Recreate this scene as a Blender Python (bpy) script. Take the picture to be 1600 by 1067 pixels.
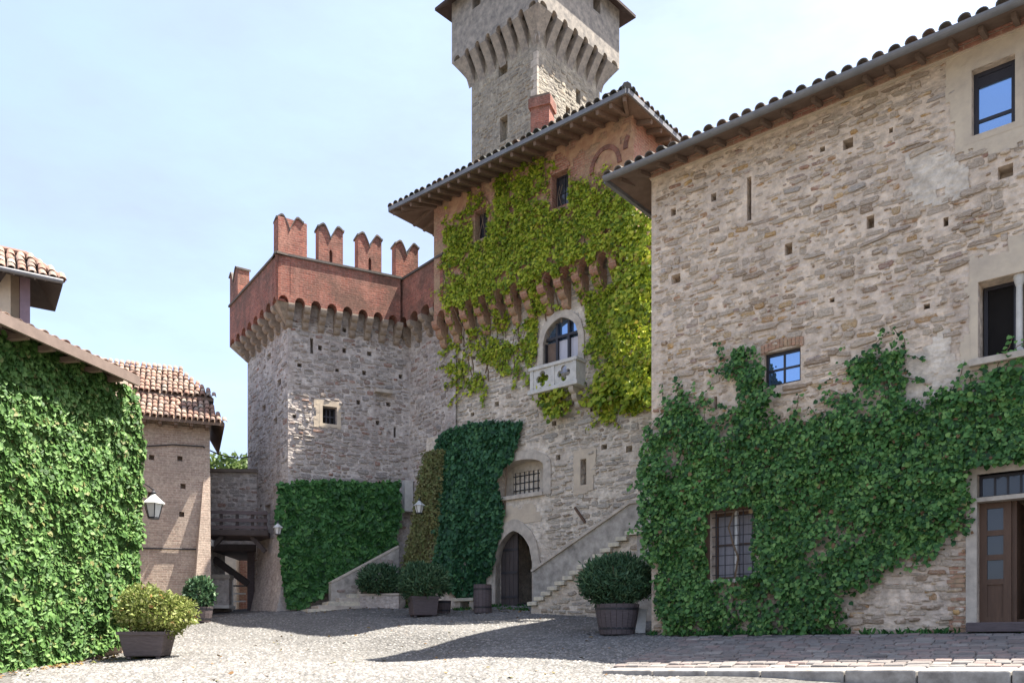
import bpy, math, random
import numpy as np
from mathutils import Vector, Matrix

random.seed(7); RNG = np.random.default_rng(7)
for o in list(bpy.data.objects): bpy.data.objects.remove(o)
SC = bpy.context.scene; COL = SC.collection

# ------------------------------------------------------------------ camera, sky, sun, exposure
EYE = Vector((0.0, 0.0, 1.6)); F = 1300.0; HZ = 1000.0; CX = 800.0
cam = bpy.data.cameras.new('camera'); cam_o = bpy.data.objects.new('camera', cam); COL.objects.link(cam_o)
cam_o.location = EYE; cam_o.rotation_euler = (math.radians(90), 0, 0)
cam.sensor_width = 36.0; cam.lens = 36.0 * F / 1600.0
cam.shift_y = (HZ - 533.5) / 1600.0
cam.clip_start = 0.1; cam.clip_end = 5000
SC.camera = cam_o
SUN_EL = math.radians(64); SUN_AZ = (0.994, 0.11)          # plan direction towards the sun
world = bpy.data.worlds.new('World'); SC.world = world; world.use_nodes = True
wn = world.node_tree; bg = wn.nodes['Background']
sky = wn.nodes.new('ShaderNodeTexSky'); sky.sky_type = 'NISHITA'; sky.sun_disc = False
sky.sun_elevation = SUN_EL; sky.sun_rotation = math.atan2(SUN_AZ[0], SUN_AZ[1])
sky.altitude = 300; sky.air_density = 1.0; sky.dust_density = 4.0; sky.ozone_density = 1.5
wtc = wn.nodes.new('ShaderNodeTexCoord'); wmp = wn.nodes.new('ShaderNodeMapping'); wmp.inputs['Scale'].default_value = (1, 1, 2.6)
wnz = wn.nodes.new('ShaderNodeTexNoise'); wnz.inputs['Scale'].default_value = 2.3; wnz.inputs['Detail'].default_value = 7; wnz.inputs['Roughness'].default_value = 0.6
wrp = wn.nodes.new('ShaderNodeMapRange'); wrp.inputs[1].default_value = 0.36; wrp.inputs[2].default_value = 0.66; wrp.inputs[3].default_value = 0.35; wrp.inputs[4].default_value = 0.88
wmx = wn.nodes.new('ShaderNodeMix'); wmx.data_type = 'RGBA'; wmx.inputs[7].default_value = (1.22, 1.40, 1.92, 1)      # thin even veil of high cloud
wn.links.new(wtc.outputs['Generated'], wmp.inputs[0]); wn.links.new(wmp.outputs[0], wnz.inputs['Vector']); wn.links.new(wnz.outputs[0], wrp.inputs[0]); wn.links.new(wrp.outputs[0], wmx.inputs[0])
wn.links.new(sky.outputs[0], wmx.inputs[6]); wn.links.new(wmx.outputs[2], bg.inputs[0]); bg.inputs[1].default_value = 0.15
sun = bpy.data.lights.new('sun', 'SUN'); sun.energy = 5.0; sun.angle = math.radians(0.5); sun.color = (1.0, 0.94, 0.85)
sun_o = bpy.data.objects.new('sun', sun); COL.objects.link(sun_o)
sdir = Vector((SUN_AZ[0] * math.cos(SUN_EL), SUN_AZ[1] * math.cos(SUN_EL), math.sin(SUN_EL)))
sun_o.rotation_euler = sdir.to_track_quat('Z', 'Y').to_euler(); sun_o.location = (20, 0, 40)
SC.view_settings.view_transform = 'Standard'; SC.view_settings.look = 'None'
SC.view_settings.exposure = 1.82; SC.view_settings.gamma = 1.0; SC.view_settings.use_curve_mapping = False
SC.render.engine = 'CYCLES'

# ------------------------------------------------------------------ geometry helpers
Z = Vector((0, 0, 1))
def ray(px, py): return Vector(((px - CX) / F, 1.0, (HZ - py) / F))
def at(px, py, Y): return EYE + ray(px, py) * Y
class Plane:
    """vertical plane: u runs to the right in the picture, z is height, o is distance in front of the wall"""
    def __init__(s, p0, d):
        s.p0 = Vector((p0[0], p0[1], 0)); d = Vector((d[0], d[1], 0)); s.d = d.normalized()
        s.n = Vector((s.d.y, -s.d.x, 0))
    def hit(s, px, py, o=0.0):
        r = ray(px, py); e = Vector((EYE.x, EYE.y, 0)) - s.p0
        t = (o - e.dot(s.n)) / r.dot(s.n)
        p = EYE + r * t
        return (p - s.p0).dot(s.d), p.z
    def u(s, px, py=800, o=0.0): return s.hit(px, py, o)[0]
    def z(s, px, py, o=0.0): return s.hit(px, py, o)[1]
    def pt(s, u, z, o=0.0): return s.p0 + s.d * u + s.n * o + Z * z
    def off(s, o):
        q = s.p0 + s.n * o
        return Plane((q.x, q.y), (s.d.x, s.d.y))
    def mat(s, u, z, o, sx=1, sy=1, sz=1, rot=0.0):
        p = s.pt(u, z, o)
        a = s.d * math.cos(rot) + Z * math.sin(rot); b = -s.d * math.sin(rot) + Z * math.cos(rot)
        return frame(p, a, b, s.n, sx, sy, sz)
def frame(p, a, b, c, sx=1, sy=1, sz=1):
    return Matrix(((a.x*sx, b.x*sy, c.x*sz, p.x), (a.y*sx, b.y*sy, c.y*sz, p.y), (a.z*sx, b.z*sy, c.z*sz, p.z), (0, 0, 0, 1)))

def loc_of(parent):
    v = Vector((0, 0, 0))
    while parent is not None:
        v = v + parent.location; parent = parent.parent
    return v
def tag(o, label=None, cat=None, group=None, kind=None):
    if label: o['label'] = label
    if cat: o['category'] = cat
    if group: o['group'] = group
    if kind: o['kind'] = kind
    return o
def thing(name, label, cat, loc, group=None):
    o = bpy.data.objects.new(name, None); COL.objects.link(o); o.location = loc; o.empty_display_size = 0.3
    return tag(o, label, cat, group)

def add_uv(me):
    nv = len(me.vertices); nl = len(me.loops); npoly = len(me.polygons)
    if not npoly: return
    co = np.empty(nv * 3); me.vertices.foreach_get('co', co); co = co.reshape(-1, 3)
    no = np.empty(npoly * 3); me.polygons.foreach_get('normal', no); no = no.reshape(-1, 3)
    lt = np.empty(npoly, dtype=np.int32); me.polygons.foreach_get('loop_total', lt)
    li = np.empty(nl, dtype=np.int32); me.loops.foreach_get('vertex_index', li)
    t = np.stack([-no[:, 1], no[:, 0], np.zeros(npoly)], 1)
    ln = np.linalg.norm(t, axis=1); flat = ln < 0.2
    t[flat] = (1, 0, 0); ln[flat] = 1; t /= ln[:, None]
    b = np.cross(no, t)
    tl = np.repeat(t, lt, 0); bl = np.repeat(b, lt, 0); p = co[li]
    uv = np.stack([(p * tl).sum(1), (p * bl).sum(1)], 1)
    lay = me.uv_layers.new(name='UVMap'); lay.data.foreach_set('uv', uv.astype(np.float32).ravel())

class MB:
    def __init__(s): s.v = []; s.f = []
    def add(s, vs, fs):
        b = len(s.v); s.v.extend([tuple(v) for v in vs]); s.f.extend([tuple(b + i for i in f) for f in fs]); return s
    def quad(s, a, b, c, d): return s.add([a, b, c, d], [(0, 1, 2, 3)])
    def hexa(s, p):      # 8 points: bottom 0-3, top 4-7
        return s.add(p, [(0, 3, 2, 1), (4, 5, 6, 7), (0, 1, 5, 4), (1, 2, 6, 5), (2, 3, 7, 6), (3, 0, 4, 7)])
    def box(s, pl, u0, u1, z0, z1, o0, o1):
        return s.hexa([pl.pt(u0, z0, o1), pl.pt(u1, z0, o1), pl.pt(u1, z0, o0), pl.pt(u0, z0, o0),
                       pl.pt(u0, z1, o1), pl.pt(u1, z1, o1), pl.pt(u1, z1, o0), pl.pt(u0, z1, o0)])
    def prism(s, pts, vec):
        n = len(pts); q = [Vector(p) + vec for p in pts]
        fs = [tuple(range(n)), tuple(range(2 * n - 1, n - 1, -1))]
        fs += [(i, n + i, n + (i + 1) % n, (i + 1) % n) for i in range(n)]
        return s.add(list(pts) + q, fs)
    def beam(s, a, b, w, h, up=Z):
        a = Vector(a); b = Vector(b); t = (b - a).normalized(); r = t.cross(up).normalized() * (w / 2); k = r.cross(t).normalized() * (h / 2)
        return s.hexa([a - r - k, a + r - k, b + r - k, b - r - k, a - r + k, a + r + k, b + r + k, b - r + k])
    def tube(s, path, r, n=8, cap=True):
        P = [Vector(p) for p in path]; R = r if isinstance(r, (list, tuple)) else [r] * len(P)
        base = len(s.v); ref = Vector((0.13, 0.31, 1)).normalized()
        for i, p in enumerate(P):
            t = (P[min(i + 1, len(P) - 1)] - P[max(i - 1, 0)]).normalized()
            x = t.cross(ref)
            if x.length < 0.05: x = t.cross(Vector((1, 0, 0)))
            x.normalize(); y = t.cross(x)
            for k in range(n):
                a = 2 * math.pi * k / n; s.v.append(tuple(p + (x * math.cos(a) + y * math.sin(a)) * R[i]))
        for i in range(len(P) - 1):
            for k in range(n):
                a = base + i * n + k; b = base + i * n + (k + 1) % n; s.f.append((a, b, b + n, a + n))
        if cap:
            s.f.append(tuple(base + k for k in range(n - 1, -1, -1))); s.f.append(tuple(base + (len(P) - 1) * n + k for k in range(n)))
        return s
    def lathe(s, c, prof, n=16, sides_rot=0.0):
        c = Vector(c); base = len(s.v)
        for (r, z) in prof:
            for k in range(n):
                a = 2 * math.pi * k / n + sides_rot; s.v.append((c.x + r * math.cos(a), c.y + r * math.sin(a), c.z + z))
        for i in range(len(prof) - 1):
            for k in range(n):
                a = base + i * n + k; b = base + i * n + (k + 1) % n; s.f.append((a, b, b + n, a + n))
        s.f.append(tuple(base + k for k in range(n - 1, -1, -1))); s.f.append(tuple(base + (len(prof) - 1) * n + k for k in range(n)))
        return s
    def build(s, name, mat, parent=None, kind=None, label=None, smooth=False, bevel=0.0):
        L = loc_of(parent)
        me = bpy.data.meshes.new(name)
        me.from_pydata([(v[0] - L.x, v[1] - L.y, v[2] - L.z) for v in s.v], [], s.f)
        me.validate(); me.update()
        add_uv(me); me.materials.append(mat)
        if smooth: me.polygons.foreach_set('use_smooth', [True] * len(me.polygons))
        o = bpy.data.objects.new(name, me); COL.objects.link(o); o.parent = parent
        if bevel > 0:
            bv = o.modifiers.new('bevel', 'BEVEL'); bv.width = bevel; bv.segments = 2; bv.limit_method = 'ANGLE'
        if label: o['label'] = label
        if kind: o['kind'] = kind
        return o
def np_build(name, V, Fq, mat, parent=None, kind=None, smooth=False, label=None):
    """V (n,3) array in world space, Fq (m,k) array of faces"""
    L = np.array(loc_of(parent)); V = np.asarray(V, dtype=np.float64) - L
    me = bpy.data.meshes.new(name); n = len(V); m, k = Fq.shape
    me.vertices.add(n); me.vertices.foreach_set('co', V.astype(np.float32).ravel())
    me.loops.add(m * k); me.loops.foreach_set('vertex_index', Fq.astype(np.int32).ravel())
    me.polygons.add(m); me.polygons.foreach_set('loop_start', np.arange(0, m * k, k, dtype=np.int32))
    me.polygons.foreach_set('loop_total', np.full(m, k, dtype=np.int32))
    if smooth: me.polygons.foreach_set('use_smooth', np.ones(m, dtype=bool))
    me.update(calc_edges=True); me.validate(); me.materials.append(mat)
    o = bpy.data.objects.new(name, me); COL.objects.link(o); o.parent = parent
    if kind: o['kind'] = kind
    if label: o['label'] = label
    return o
def inst(name, me, M, parent):
    o = bpy.data.objects.new(name, me); COL.objects.link(o); o.parent = parent
    L = loc_of(parent); M = M.copy(); M.translation = M.translation - L
    o.matrix_local = M
    return o

def hash2(ix, iy, s):
    h = np.sin(ix * 127.1 + iy * 311.7 + s * 74.7) * 43758.5453
    return h - np.floor(h)
def vnoise(x, y, s=0.0):
    x = np.asarray(x, float); y = np.asarray(y, float)
    ix = np.floor(x); iy = np.floor(y); fx = x - ix; fy = y - iy
    fx = fx * fx * (3 - 2 * fx); fy = fy * fy * (3 - 2 * fy)
    a = hash2(ix, iy, s); b = hash2(ix + 1, iy, s); c = hash2(ix, iy + 1, s); d = hash2(ix + 1, iy + 1, s)
    return (a * (1 - fx) + b * fx) * (1 - fy) + (c * (1 - fx) + d * fx) * fy
def fbm(x, y, s=0.0): return 0.55 * vnoise(x, y, s) + 0.3 * vnoise(x * 2.1, y * 2.1, s + 3) + 0.15 * vnoise(x * 4.3, y * 4.3, s + 9)
def inpoly(x, y, poly):
    x = np.asarray(x, float); y = np.asarray(y, float); r = np.zeros(x.shape, bool); n = len(poly); j = n - 1
    for i in range(n):
        xi, yi = poly[i]; xj, yj = poly[j]
        c = ((yi > y) != (yj > y)) & (x < (xj - xi) * (y - yi) / ((yj - yi) if yj != yi else 1e-9) + xi)
        r ^= c; j = i
    return r

# ------------------------------------------------------------------ materials
class Mat:
    def __init__(s, name, rough=0.85, spec=0.3):
        s.m = bpy.data.materials.new(name); s.m.use_nodes = True; s.t = s.m.node_tree; s.b = s.t.nodes['Principled BSDF']
        s.b.inputs['Roughness'].default_value = rough; s.b.inputs['Specular IOR Level'].default_value = spec
        s._tc = None
    def n(s, typ, **kw):
        x = s.t.nodes.new(typ)
        for k, v in kw.items(): setattr(x, k, v)
        return x
    def l(s, a, b): s.t.links.new(a, b)
    def co(s, scale=(1, 1, 1), kind='Object'):
        tc = s.n('ShaderNodeTexCoord'); mp = s.n('ShaderNodeMapping'); mp.inputs['Scale'].default_value = scale
        s.l(tc.outputs[kind], mp.inputs[0]); return mp.outputs[0]
    def noise(s, vec, scale, detail=5, rough=0.6):
        x = s.n('ShaderNodeTexNoise'); x.inputs['Scale'].default_value = scale; x.inputs['Detail'].default_value = detail; x.inputs['Roughness'].default_value = rough
        s.l(vec, x.inputs['Vector']); return x.outputs[0]
    def ramp(s, fac, stops, interp='LINEAR'):
        r = s.n('ShaderNodeValToRGB'); e = r.color_ramp; e.interpolation = interp
        while len(e.elements) < len(stops): e.elements.new(0.5)
        for i, (p, c) in enumerate(stops): e.elements[i].position = p; e.elements[i].color = (c[0], c[1], c[2], 1)
        s.l(fac, r.inputs[0]); return r.outputs[0]
    def mix(s, fac, a, b, mode='MIX'):
        x = s.n('ShaderNodeMix', data_type='RGBA', blend_type=mode)
        for v, i in ((fac, 0), (a, 6), (b, 7)):
            if hasattr(v, 'is_output'): s.l(v, x.inputs[i])
            elif i == 0: x.inputs[0].default_value = v
            else: x.inputs[i].default_value = (v[0], v[1], v[2], 1)
        return x.outputs[2]
    def math(s, op, a, b=0.0):
        x = s.n('ShaderNodeMath', operation=op)
        for i, v in enumerate((a, b)):
            if hasattr(v, 'is_output'): s.l(v, x.inputs[i])
            else: x.inputs[i].default_value = v
        return x.outputs[0]
    def rnd(s):
        g = s.n('ShaderNodeNewGeometry'); oi = s.n('ShaderNodeObjectInfo')
        return s.math('FRACT', s.math('ADD', g.outputs['Random Per Island'], oi.outputs['Random']))
    def base(s, c):
        if hasattr(c, 'is_output'): s.l(c, s.b.inputs['Base Color'])
        else: s.b.inputs['Base Color'].default_value = (c[0], c[1], c[2], 1)
    def bump(s, h, strength=0.5, dist=0.02):
        x = s.n('ShaderNodeBump'); x.inputs['Strength'].default_value = strength; x.inputs['Distance'].default_value = dist
        s.l(h, x.inputs['Height']); s.l(x.outputs[0], s.b.inputs['Normal']); return x

def m_mortar(name, c1, c2, stain, joint=0.5):
    m = Mat(name, 0.95, 0.2); v = m.co()
    a = m.noise(v, 0.55, 6, 0.65); b = m.noise(v, 6.0, 8, 0.7)
    c = m.mix(m.ramp(a, [(0.35, (0, 0, 0)), (0.65, (1, 1, 1))]), c1, c2)
    mid = m.noise(v, 2.4, 7, 0.65)
    c = m.mix(m.math('MULTIPLY', m.ramp(mid, [(0.5, (0, 0, 0)), (0.58, (1, 1, 1))]), 0.6), c, tuple(min(1, x * 1.22) for x in c1))
    st = m.noise(m.co((1.6, 1.6, 0.35)), 1.1, 5, 0.6)
    c = m.mix(m.math('MULTIPLY', m.ramp(st, [(0.52, (0, 0, 0)), (0.7, (1, 1, 1))]), 0.5), c, stain)
    c = m.mix(0.55, c, m.ramp(b, [(0.32, (0.32, 0.31, 0.30)), (0.62, (1.06, 1.06, 1.06))]), 'MULTIPLY')
    m.base(c); vo = m.n('ShaderNodeTexVoronoi'); vo.inputs['Scale'].default_value = 7; m.l(m.co((1, 1, 1.8)), vo.inputs['Vector'])
    h = m.math('ADD', m.math('MULTIPLY', b, 0.6), m.math('MULTIPLY', vo.outputs['Distance'], joint))
    m.bump(h, 1.0, 0.05); return m.m
def m_stone(name, stops, smear, var=0.6):
    m = Mat(name, 0.92, 0.25); v = m.co((1, 1, 2.2)); r = m.rnd()
    c = m.ramp(r, stops); a = m.noise(m.co(), 9, 7, 0.7); b = m.noise(v, 40, 4, 0.6); big = m.noise(m.co(), 0.7, 3)
    c = m.mix(var, c, m.ramp(a, [(0.32, (0.25, 0.24, 0.23)), (0.62, (1.08, 1.05, 1.0))]), 'MULTIPLY')
    c = m.mix(0.3, c, m.ramp(big, [(0.35, (0.6, 0.6, 0.62)), (0.65, (1.05, 1.0, 0.92))]), 'MULTIPLY')
    sm = m.noise(m.co(), 4.5, 7, 0.7); k = m.math('MULTIPLY', m.ramp(sm, [(0.50, (0, 0, 0)), (0.56, (1, 1, 1))]), 0.5)
    c = m.mix(k, c, m.mix(0.55, smear, m.ramp(a, [(0.3, (0.45, 0.45, 0.45)), (0.7, (1, 1, 1))]), 'MULTIPLY'))
    m.base(c); m.bump(m.math('ADD', a, m.math('MULTIPLY', b, 0.5)), 0.9, 0.025); return m.m
def m_brick(name, c1, c2, mort, dirt=(0.25, 0.22, 0.2), sc=1.0, dirt_amt=0.5):
    m = Mat(name, 0.92, 0.2)
    uv = m.n('ShaderNodeUVMap'); nz = m.noise(uv.outputs[0], 3.0, 3)
    mp = m.n('ShaderNodeMapping'); m.l(uv.outputs[0], mp.inputs[0]); mp.inputs['Scale'].default_value = (sc, sc, sc)
    bt = m.n('ShaderNodeTexBrick'); m.l(mp.outputs[0], bt.inputs['Vector'])
    bt.inputs['Scale'].default_value = 1.0; bt.inputs['Brick Width'].default_value = 0.27; bt.inputs['Row Height'].default_value = 0.075
    bt.inputs['Mortar Size'].default_value = 0.008; bt.inputs['Mortar Smooth'].default_value = 0.3
    bt.inputs['Color1'].default_value = (*c1, 1); bt.inputs['Color2'].default_value = (*c2, 1); bt.inputs['Mortar'].default_value = (*mort, 1)
    a = m.noise(m.co(), 1.1, 6, 0.65); b = m.noise(m.co(), 14, 6, 0.7)
    c = m.mix(m.math('MULTIPLY', m.ramp(a, [(0.42, (0, 0, 0)), (0.6, (1, 1, 1))]), dirt_amt), bt.outputs[0], dirt)
    w2 = m.noise(m.co((1, 1, 0.4)), 2.6, 6, 0.7); c = m.mix(m.math('MULTIPLY', m.ramp(w2, [(0.5, (0, 0, 0)), (0.62, (1, 1, 1))]), dirt_amt * 0.7), c, tuple(0.5 * x + 0.5 * y for x, y in zip(mort, c1)))
    c = m.mix(0.65, c, m.ramp(b, [(0.3, (0.35, 0.35, 0.35)), (0.66, (1.1, 1.1, 1.1))]), 'MULTIPLY')
    m.base(c); m.bump(m.math('SUBTRACT', b, m.math('MULTIPLY', bt.outputs[1], 1.0)), 0.7, 0.015); return m.m
def m_plain(name, col, rough=0.8, spec=0.3, var=0.35, scale=5.0, bump=0.3, metal=0.0, stretch=(1, 1, 1), col2=None):
    m = Mat(name, rough, spec); a = m.noise(m.co(stretch), scale, 6, 0.65)
    c2 = col2 or tuple(x * 0.45 for x in col)
    m.base(m.mix(m.math('MULTIPLY', m.ramp(a, [(0.35, (0, 0, 0)), (0.7, (1, 1, 1))]), var * 2 if col2 else var), col, c2))
    m.b.inputs['Metallic'].default_value = metal
    if bump: m.bump(a, bump, 0.01)
    return m.m
def m_pieces(name, stops, rough=0.9, var=0.45, bump=0.5, nscale=12):
    m = Mat(name, rough, 0.25); c = m.ramp(m.rnd(), stops); a = m.noise(m.co(), nscale, 6, 0.65); big = m.noise(m.co(), 1.2, 4)
    c = m.mix(var, c, m.ramp(a, [(0.3, (0.4, 0.4, 0.4)), (0.7, (1.05, 1.05, 1.05))]), 'MULTIPLY')
    c = m.mix(0.35, c, m.ramp(big, [(0.35, (0.55, 0.55, 0.55)), (0.65, (1.1, 1.05, 1.0))]), 'MULTIPLY')
    m.base(c); m.bump(a, bump, 0.015); return m.m
def m_leaf(name, stops, trans=0.25, gloss=0.4, patch=None):
    m = Mat(name, gloss, 0.2); c = m.ramp(m.rnd(), stops); big = m.noise(m.co(), 1.3, 4)
    c = m.mix(0.6, c, m.ramp(big, [(0.35, (0.55, 0.6, 0.55)), (0.65, (1.15, 1.1, 1.0))]), 'MULTIPLY')
    if patch:
        pn = m.noise(m.co(), patch[1], 4); c = m.mix(m.ramp(pn, [(patch[2], (0, 0, 0)), (patch[2] + 0.12, (1, 1, 1))]), c, m.mix(0.5, c, patch[0]))
    m.base(c); tr = m.n('ShaderNodeBsdfTranslucent'); m.l(c, tr.inputs[0])
    mx = m.n('ShaderNodeMixShader'); mx.inputs[0].default_value = trans; out = m.t.nodes['Material Output']
    m.l(m.b.outputs[0], mx.inputs[1]); m.l(tr.outputs[0], mx.inputs[2]); m.l(mx.outputs[0], out.inputs[0]); return m.m
def m_glass(name, col, rough=0.04, metal=0.85):
    m = Mat(name, rough, 0.6); m.base(col); m.b.inputs['Metallic'].default_value = metal
    a = m.noise(m.co(), 1.5, 2); m.bump(a, 0.05, 0.02); return m.m
MORTAR_A = m_mortar('lime_mortar_warm', (0.71, 0.575, 0.44), (0.61, 0.50, 0.40), (0.42, 0.32, 0.245))
MORTAR_K = m_mortar('lime_mortar_pale', (0.67, 0.59, 0.485), (0.57, 0.48, 0.38), (0.36, 0.29, 0.23))
MORTAR_T = m_mortar('lime_mortar_grey', (0.56, 0.505, 0.45), (0.45, 0.385, 0.345), (0.27, 0.215, 0.19))
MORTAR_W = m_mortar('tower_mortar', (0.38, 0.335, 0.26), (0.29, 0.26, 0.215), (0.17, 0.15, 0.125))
ST_A = m_stone('rubble_warm', [(0.0, (0.66, 0.55, 0.43)), (0.2, (0.56, 0.45, 0.35)), (0.4, (0.70, 0.57, 0.43)), (0.6, (0.60, 0.50, 0.40)), (0.72, (0.40, 0.29, 0.20)), (0.80, (0.60, 0.49, 0.36)), (0.88, (0.64, 0.41, 0.18)), (0.95, (0.42, 0.25, 0.18)), (1.0, (0.58, 0.53, 0.47))], (0.64, 0.55, 0.45))
ST_K = m_stone('rubble_pale', [(0.0, (0.58, 0.53, 0.45)), (0.3, (0.42, 0.385, 0.34)), (0.6, (0.60, 0.53, 0.43)), (0.85, (0.38, 0.30, 0.225)), (1.0, (0.56, 0.52, 0.46))], (0.62, 0.56, 0.475))
ST_T = m_stone('rubble_grey', [(0.0, (0.50, 0.46, 0.42)), (0.3, (0.34, 0.31, 0.29)), (0.55, (0.54, 0.48, 0.43)), (0.82, (0.32, 0.27, 0.24)), (0.95, (0.40, 0.24, 0.185)), (1.0, (0.50, 0.47, 0.43))], (0.55, 0.49, 0.435))
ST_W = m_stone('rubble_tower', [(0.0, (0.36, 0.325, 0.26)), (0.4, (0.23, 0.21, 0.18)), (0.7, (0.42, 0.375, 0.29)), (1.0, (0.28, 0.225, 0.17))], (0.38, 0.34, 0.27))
BRICK = m_brick('red_brick', (0.41, 0.155, 0.105), (0.28, 0.10, 0.075), (0.38, 0.25, 0.20), (0.17, 0.105, 0.08), dirt_amt=0.8)
BRICK_P = m_brick('pink_brick', (0.46, 0.22, 0.15), (0.36, 0.165, 0.115), (0.47, 0.35, 0.26), (0.42, 0.31, 0.19), dirt_amt=0.8)
BRICK_H = m_brick('house_brick', (0.54, 0.42, 0.33), (0.40, 0.29, 0.23), (0.60, 0.51, 0.42), (0.40, 0.325, 0.265), dirt_amt=0.6)
PLASTER = m_plain('sand_plaster', (0.58, 0.485, 0.36), 0.95, 0.15, 0.5, 2.6, 0.6, col2=(0.44, 0.365, 0.285))
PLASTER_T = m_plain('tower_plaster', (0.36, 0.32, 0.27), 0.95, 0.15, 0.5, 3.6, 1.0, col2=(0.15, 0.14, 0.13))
PLASTER_G = m_plain('grey_plaster', (0.56, 0.52, 0.47), 0.95, 0.15, 0.5, 3.2, 0.6, col2=(0.42, 0.385, 0.345))
PARAPET = m_plain('stained_render', (0.46, 0.42, 0.365), 0.95, 0.15, 0.5, 3.4, 0.9, col2=(0.21, 0.19, 0.165))
CORBEL = m_plain('weathered_corbel', (0.40, 0.325, 0.25), 0.95, 0.15, 0.5, 5, 0.7, col2=(0.20, 0.16, 0.13))
DRESSED = m_plain('dressed_stone', (0.54, 0.475, 0.39), 0.9, 0.2, 0.5, 5, 0.6, col2=(0.34, 0.295, 0.245))
PALE_STONE = m_plain('pale_stone', (0.60, 0.575, 0.52), 0.85, 0.2, 0.5, 5, 0.3, col2=(0.42, 0.40, 0.36))
SLATE = m_plain('step_stone', (0.66, 0.59, 0.44), 0.85, 0.25, 0.5, 6, 0.4, col2=(0.36, 0.335, 0.285))
WOOD_D = m_plain('dark_timber', (0.075, 0.06, 0.055), 0.75, 0.3, 0.5, 8, 0.5, stretch=(1, 1, 0.2))
WOOD_B = m_plain('brown_timber', (0.125, 0.072, 0.045), 0.65, 0.35, 0.5, 6, 0.4, stretch=(4, 4, 0.5))
WOOD_G = m_plain('weathered_timber', (0.13, 0.105, 0.105), 0.85, 0.2, 0.5, 7, 0.6, stretch=(1, 1, 5))
WOOD_S = m_plain('soffit_timber', (0.20, 0.14, 0.105), 0.85, 0.2, 0.5, 5, 0.4)
IRON = m_plain('black_iron', (0.025, 0.025, 0.03), 0.5, 0.5, 0.4, 10, 0.2)
FRAME_D = m_plain('dark_frame_paint', (0.03, 0.027, 0.032), 0.45, 0.4, 0.3, 10, 0.1)
ZINC = m_plain('zinc_gutter', (0.20, 0.20, 0.205), 0.6, 0.4, 0.45, 4, 0.15, metal=0.2)
WHITE_P = m_plain('white_paint', (0.72, 0.70, 0.67), 0.6, 0.3, 0.3, 8, 0.15)
LAMP_GLASS = m_plain('milky_glass', (0.66, 0.66, 0.62), 0.35, 0.5, 0.25, 6, 0.0)
LAMP_TOP = m_plain('lamp_cap_metal', (0.50, 0.51, 0.49), 0.5, 0.4, 0.4, 8, 0.1)
DARK = m_plain('dark_room', (0.02, 0.018, 0.017), 0.95, 0.1, 0.3, 4, 0.0)
ROOMW = m_plain('room_wall', (0.16, 0.13, 0.11), 0.95, 0.1, 0.4, 3, 0.1)
GLASS_B = m_glass('sky_tinted_glass', (0.27, 0.42, 0.66))  # mirror-like panes; blue of the reflected sky is put into the base colour
GLASS_D = m_glass('dim_glass', (0.055, 0.06, 0.07), 0.1, 0.35)
CURTAIN = m_plain('net_curtain', (0.30, 0.29, 0.31), 0.9, 0.1, 0.5, 3, 0.2, stretch=(9, 9, 0.3))
CURTAIN_W = m_plain('white_curtain', (0.60, 0.58, 0.62), 0.9, 0.1, 0.5, 3, 0.2, stretch=(9, 9, 0.3))
TILE_R = m_pieces('terracotta_tile', [(0, (0.36, 0.225, 0.17)), (0.35, (0.28, 0.165, 0.125)), (0.65, (0.40, 0.29, 0.225)), (0.85, (0.21, 0.15, 0.125)), (1, (0.38, 0.33, 0.27))])
TILE_G = m_pieces('aged_tile', [(0, (0.15, 0.13, 0.115)), (0.4, (0.10, 0.10, 0.095)), (0.7, (0.22, 0.165, 0.13)), (1, (0.16, 0.155, 0.14))])
TILE_K = m_pieces('mossy_tile', [(0, (0.13, 0.115, 0.10)), (0.4, (0.08, 0.095, 0.085)), (0.7, (0.19, 0.14, 0.11)), (1, (0.11, 0.13, 0.11))])
PAVER = m_pieces('paving_stone', [(0, (0.25, 0.225, 0.21)), (0.3, (0.18, 0.165, 0.155)), (0.55, (0.28, 0.215, 0.195)), (0.8, (0.22, 0.21, 0.20)), (1, (0.31, 0.285, 0.26))])
KERB = m_plain('kerb_stone', (0.36, 0.34, 0.31), 0.9, 0.2, 0.5, 6, 0.8, col2=(0.17, 0.155, 0.14))
BRONZE = m_plain('dry_stem', (0.17, 0.12, 0.08), 0.9, 0.2, 0.4, 10, 0.4)
SOIL = m_plain('soil', (0.07, 0.05, 0.035), 0.95, 0.1, 0.4, 20, 0.6)
LEAF_L = m_leaf('ivy_bright', [(0, (0.03, 0.075, 0.018)), (0.3, (0.065, 0.15, 0.035)), (0.65, (0.115, 0.225, 0.06)), (0.93, (0.18, 0.30, 0.095)), (1, (0.22, 0.19, 0.08))], 0.2, 0.55)
LEAF_R = m_leaf('ivy_deep', [(0, (0.016, 0.05, 0.015)), (0.35, (0.045, 0.13, 0.033)), (0.7, (0.10, 0.225, 0.058)), (0.985, (0.20, 0.35, 0.10)), (0.99, (0.18, 0.10, 0.05)), (1, (0.22, 0.13, 0.07))], 0.15, 0.4)
LEAF_T = m_leaf('ivy_clipped', [(0, (0.015, 0.055, 0.015)), (0.4, (0.04, 0.13, 0.035)), (0.85, (0.075, 0.20, 0.055)), (1, (0.12, 0.26, 0.07))], 0.15, 0.42)
LEAF_KD = m_leaf('ivy_blue_green', [(0, (0.012, 0.045, 0.022)), (0.4, (0.03, 0.10, 0.045)), (0.85, (0.055, 0.155, 0.065)), (1, (0.09, 0.21, 0.08))], 0.15, 0.42)
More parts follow.
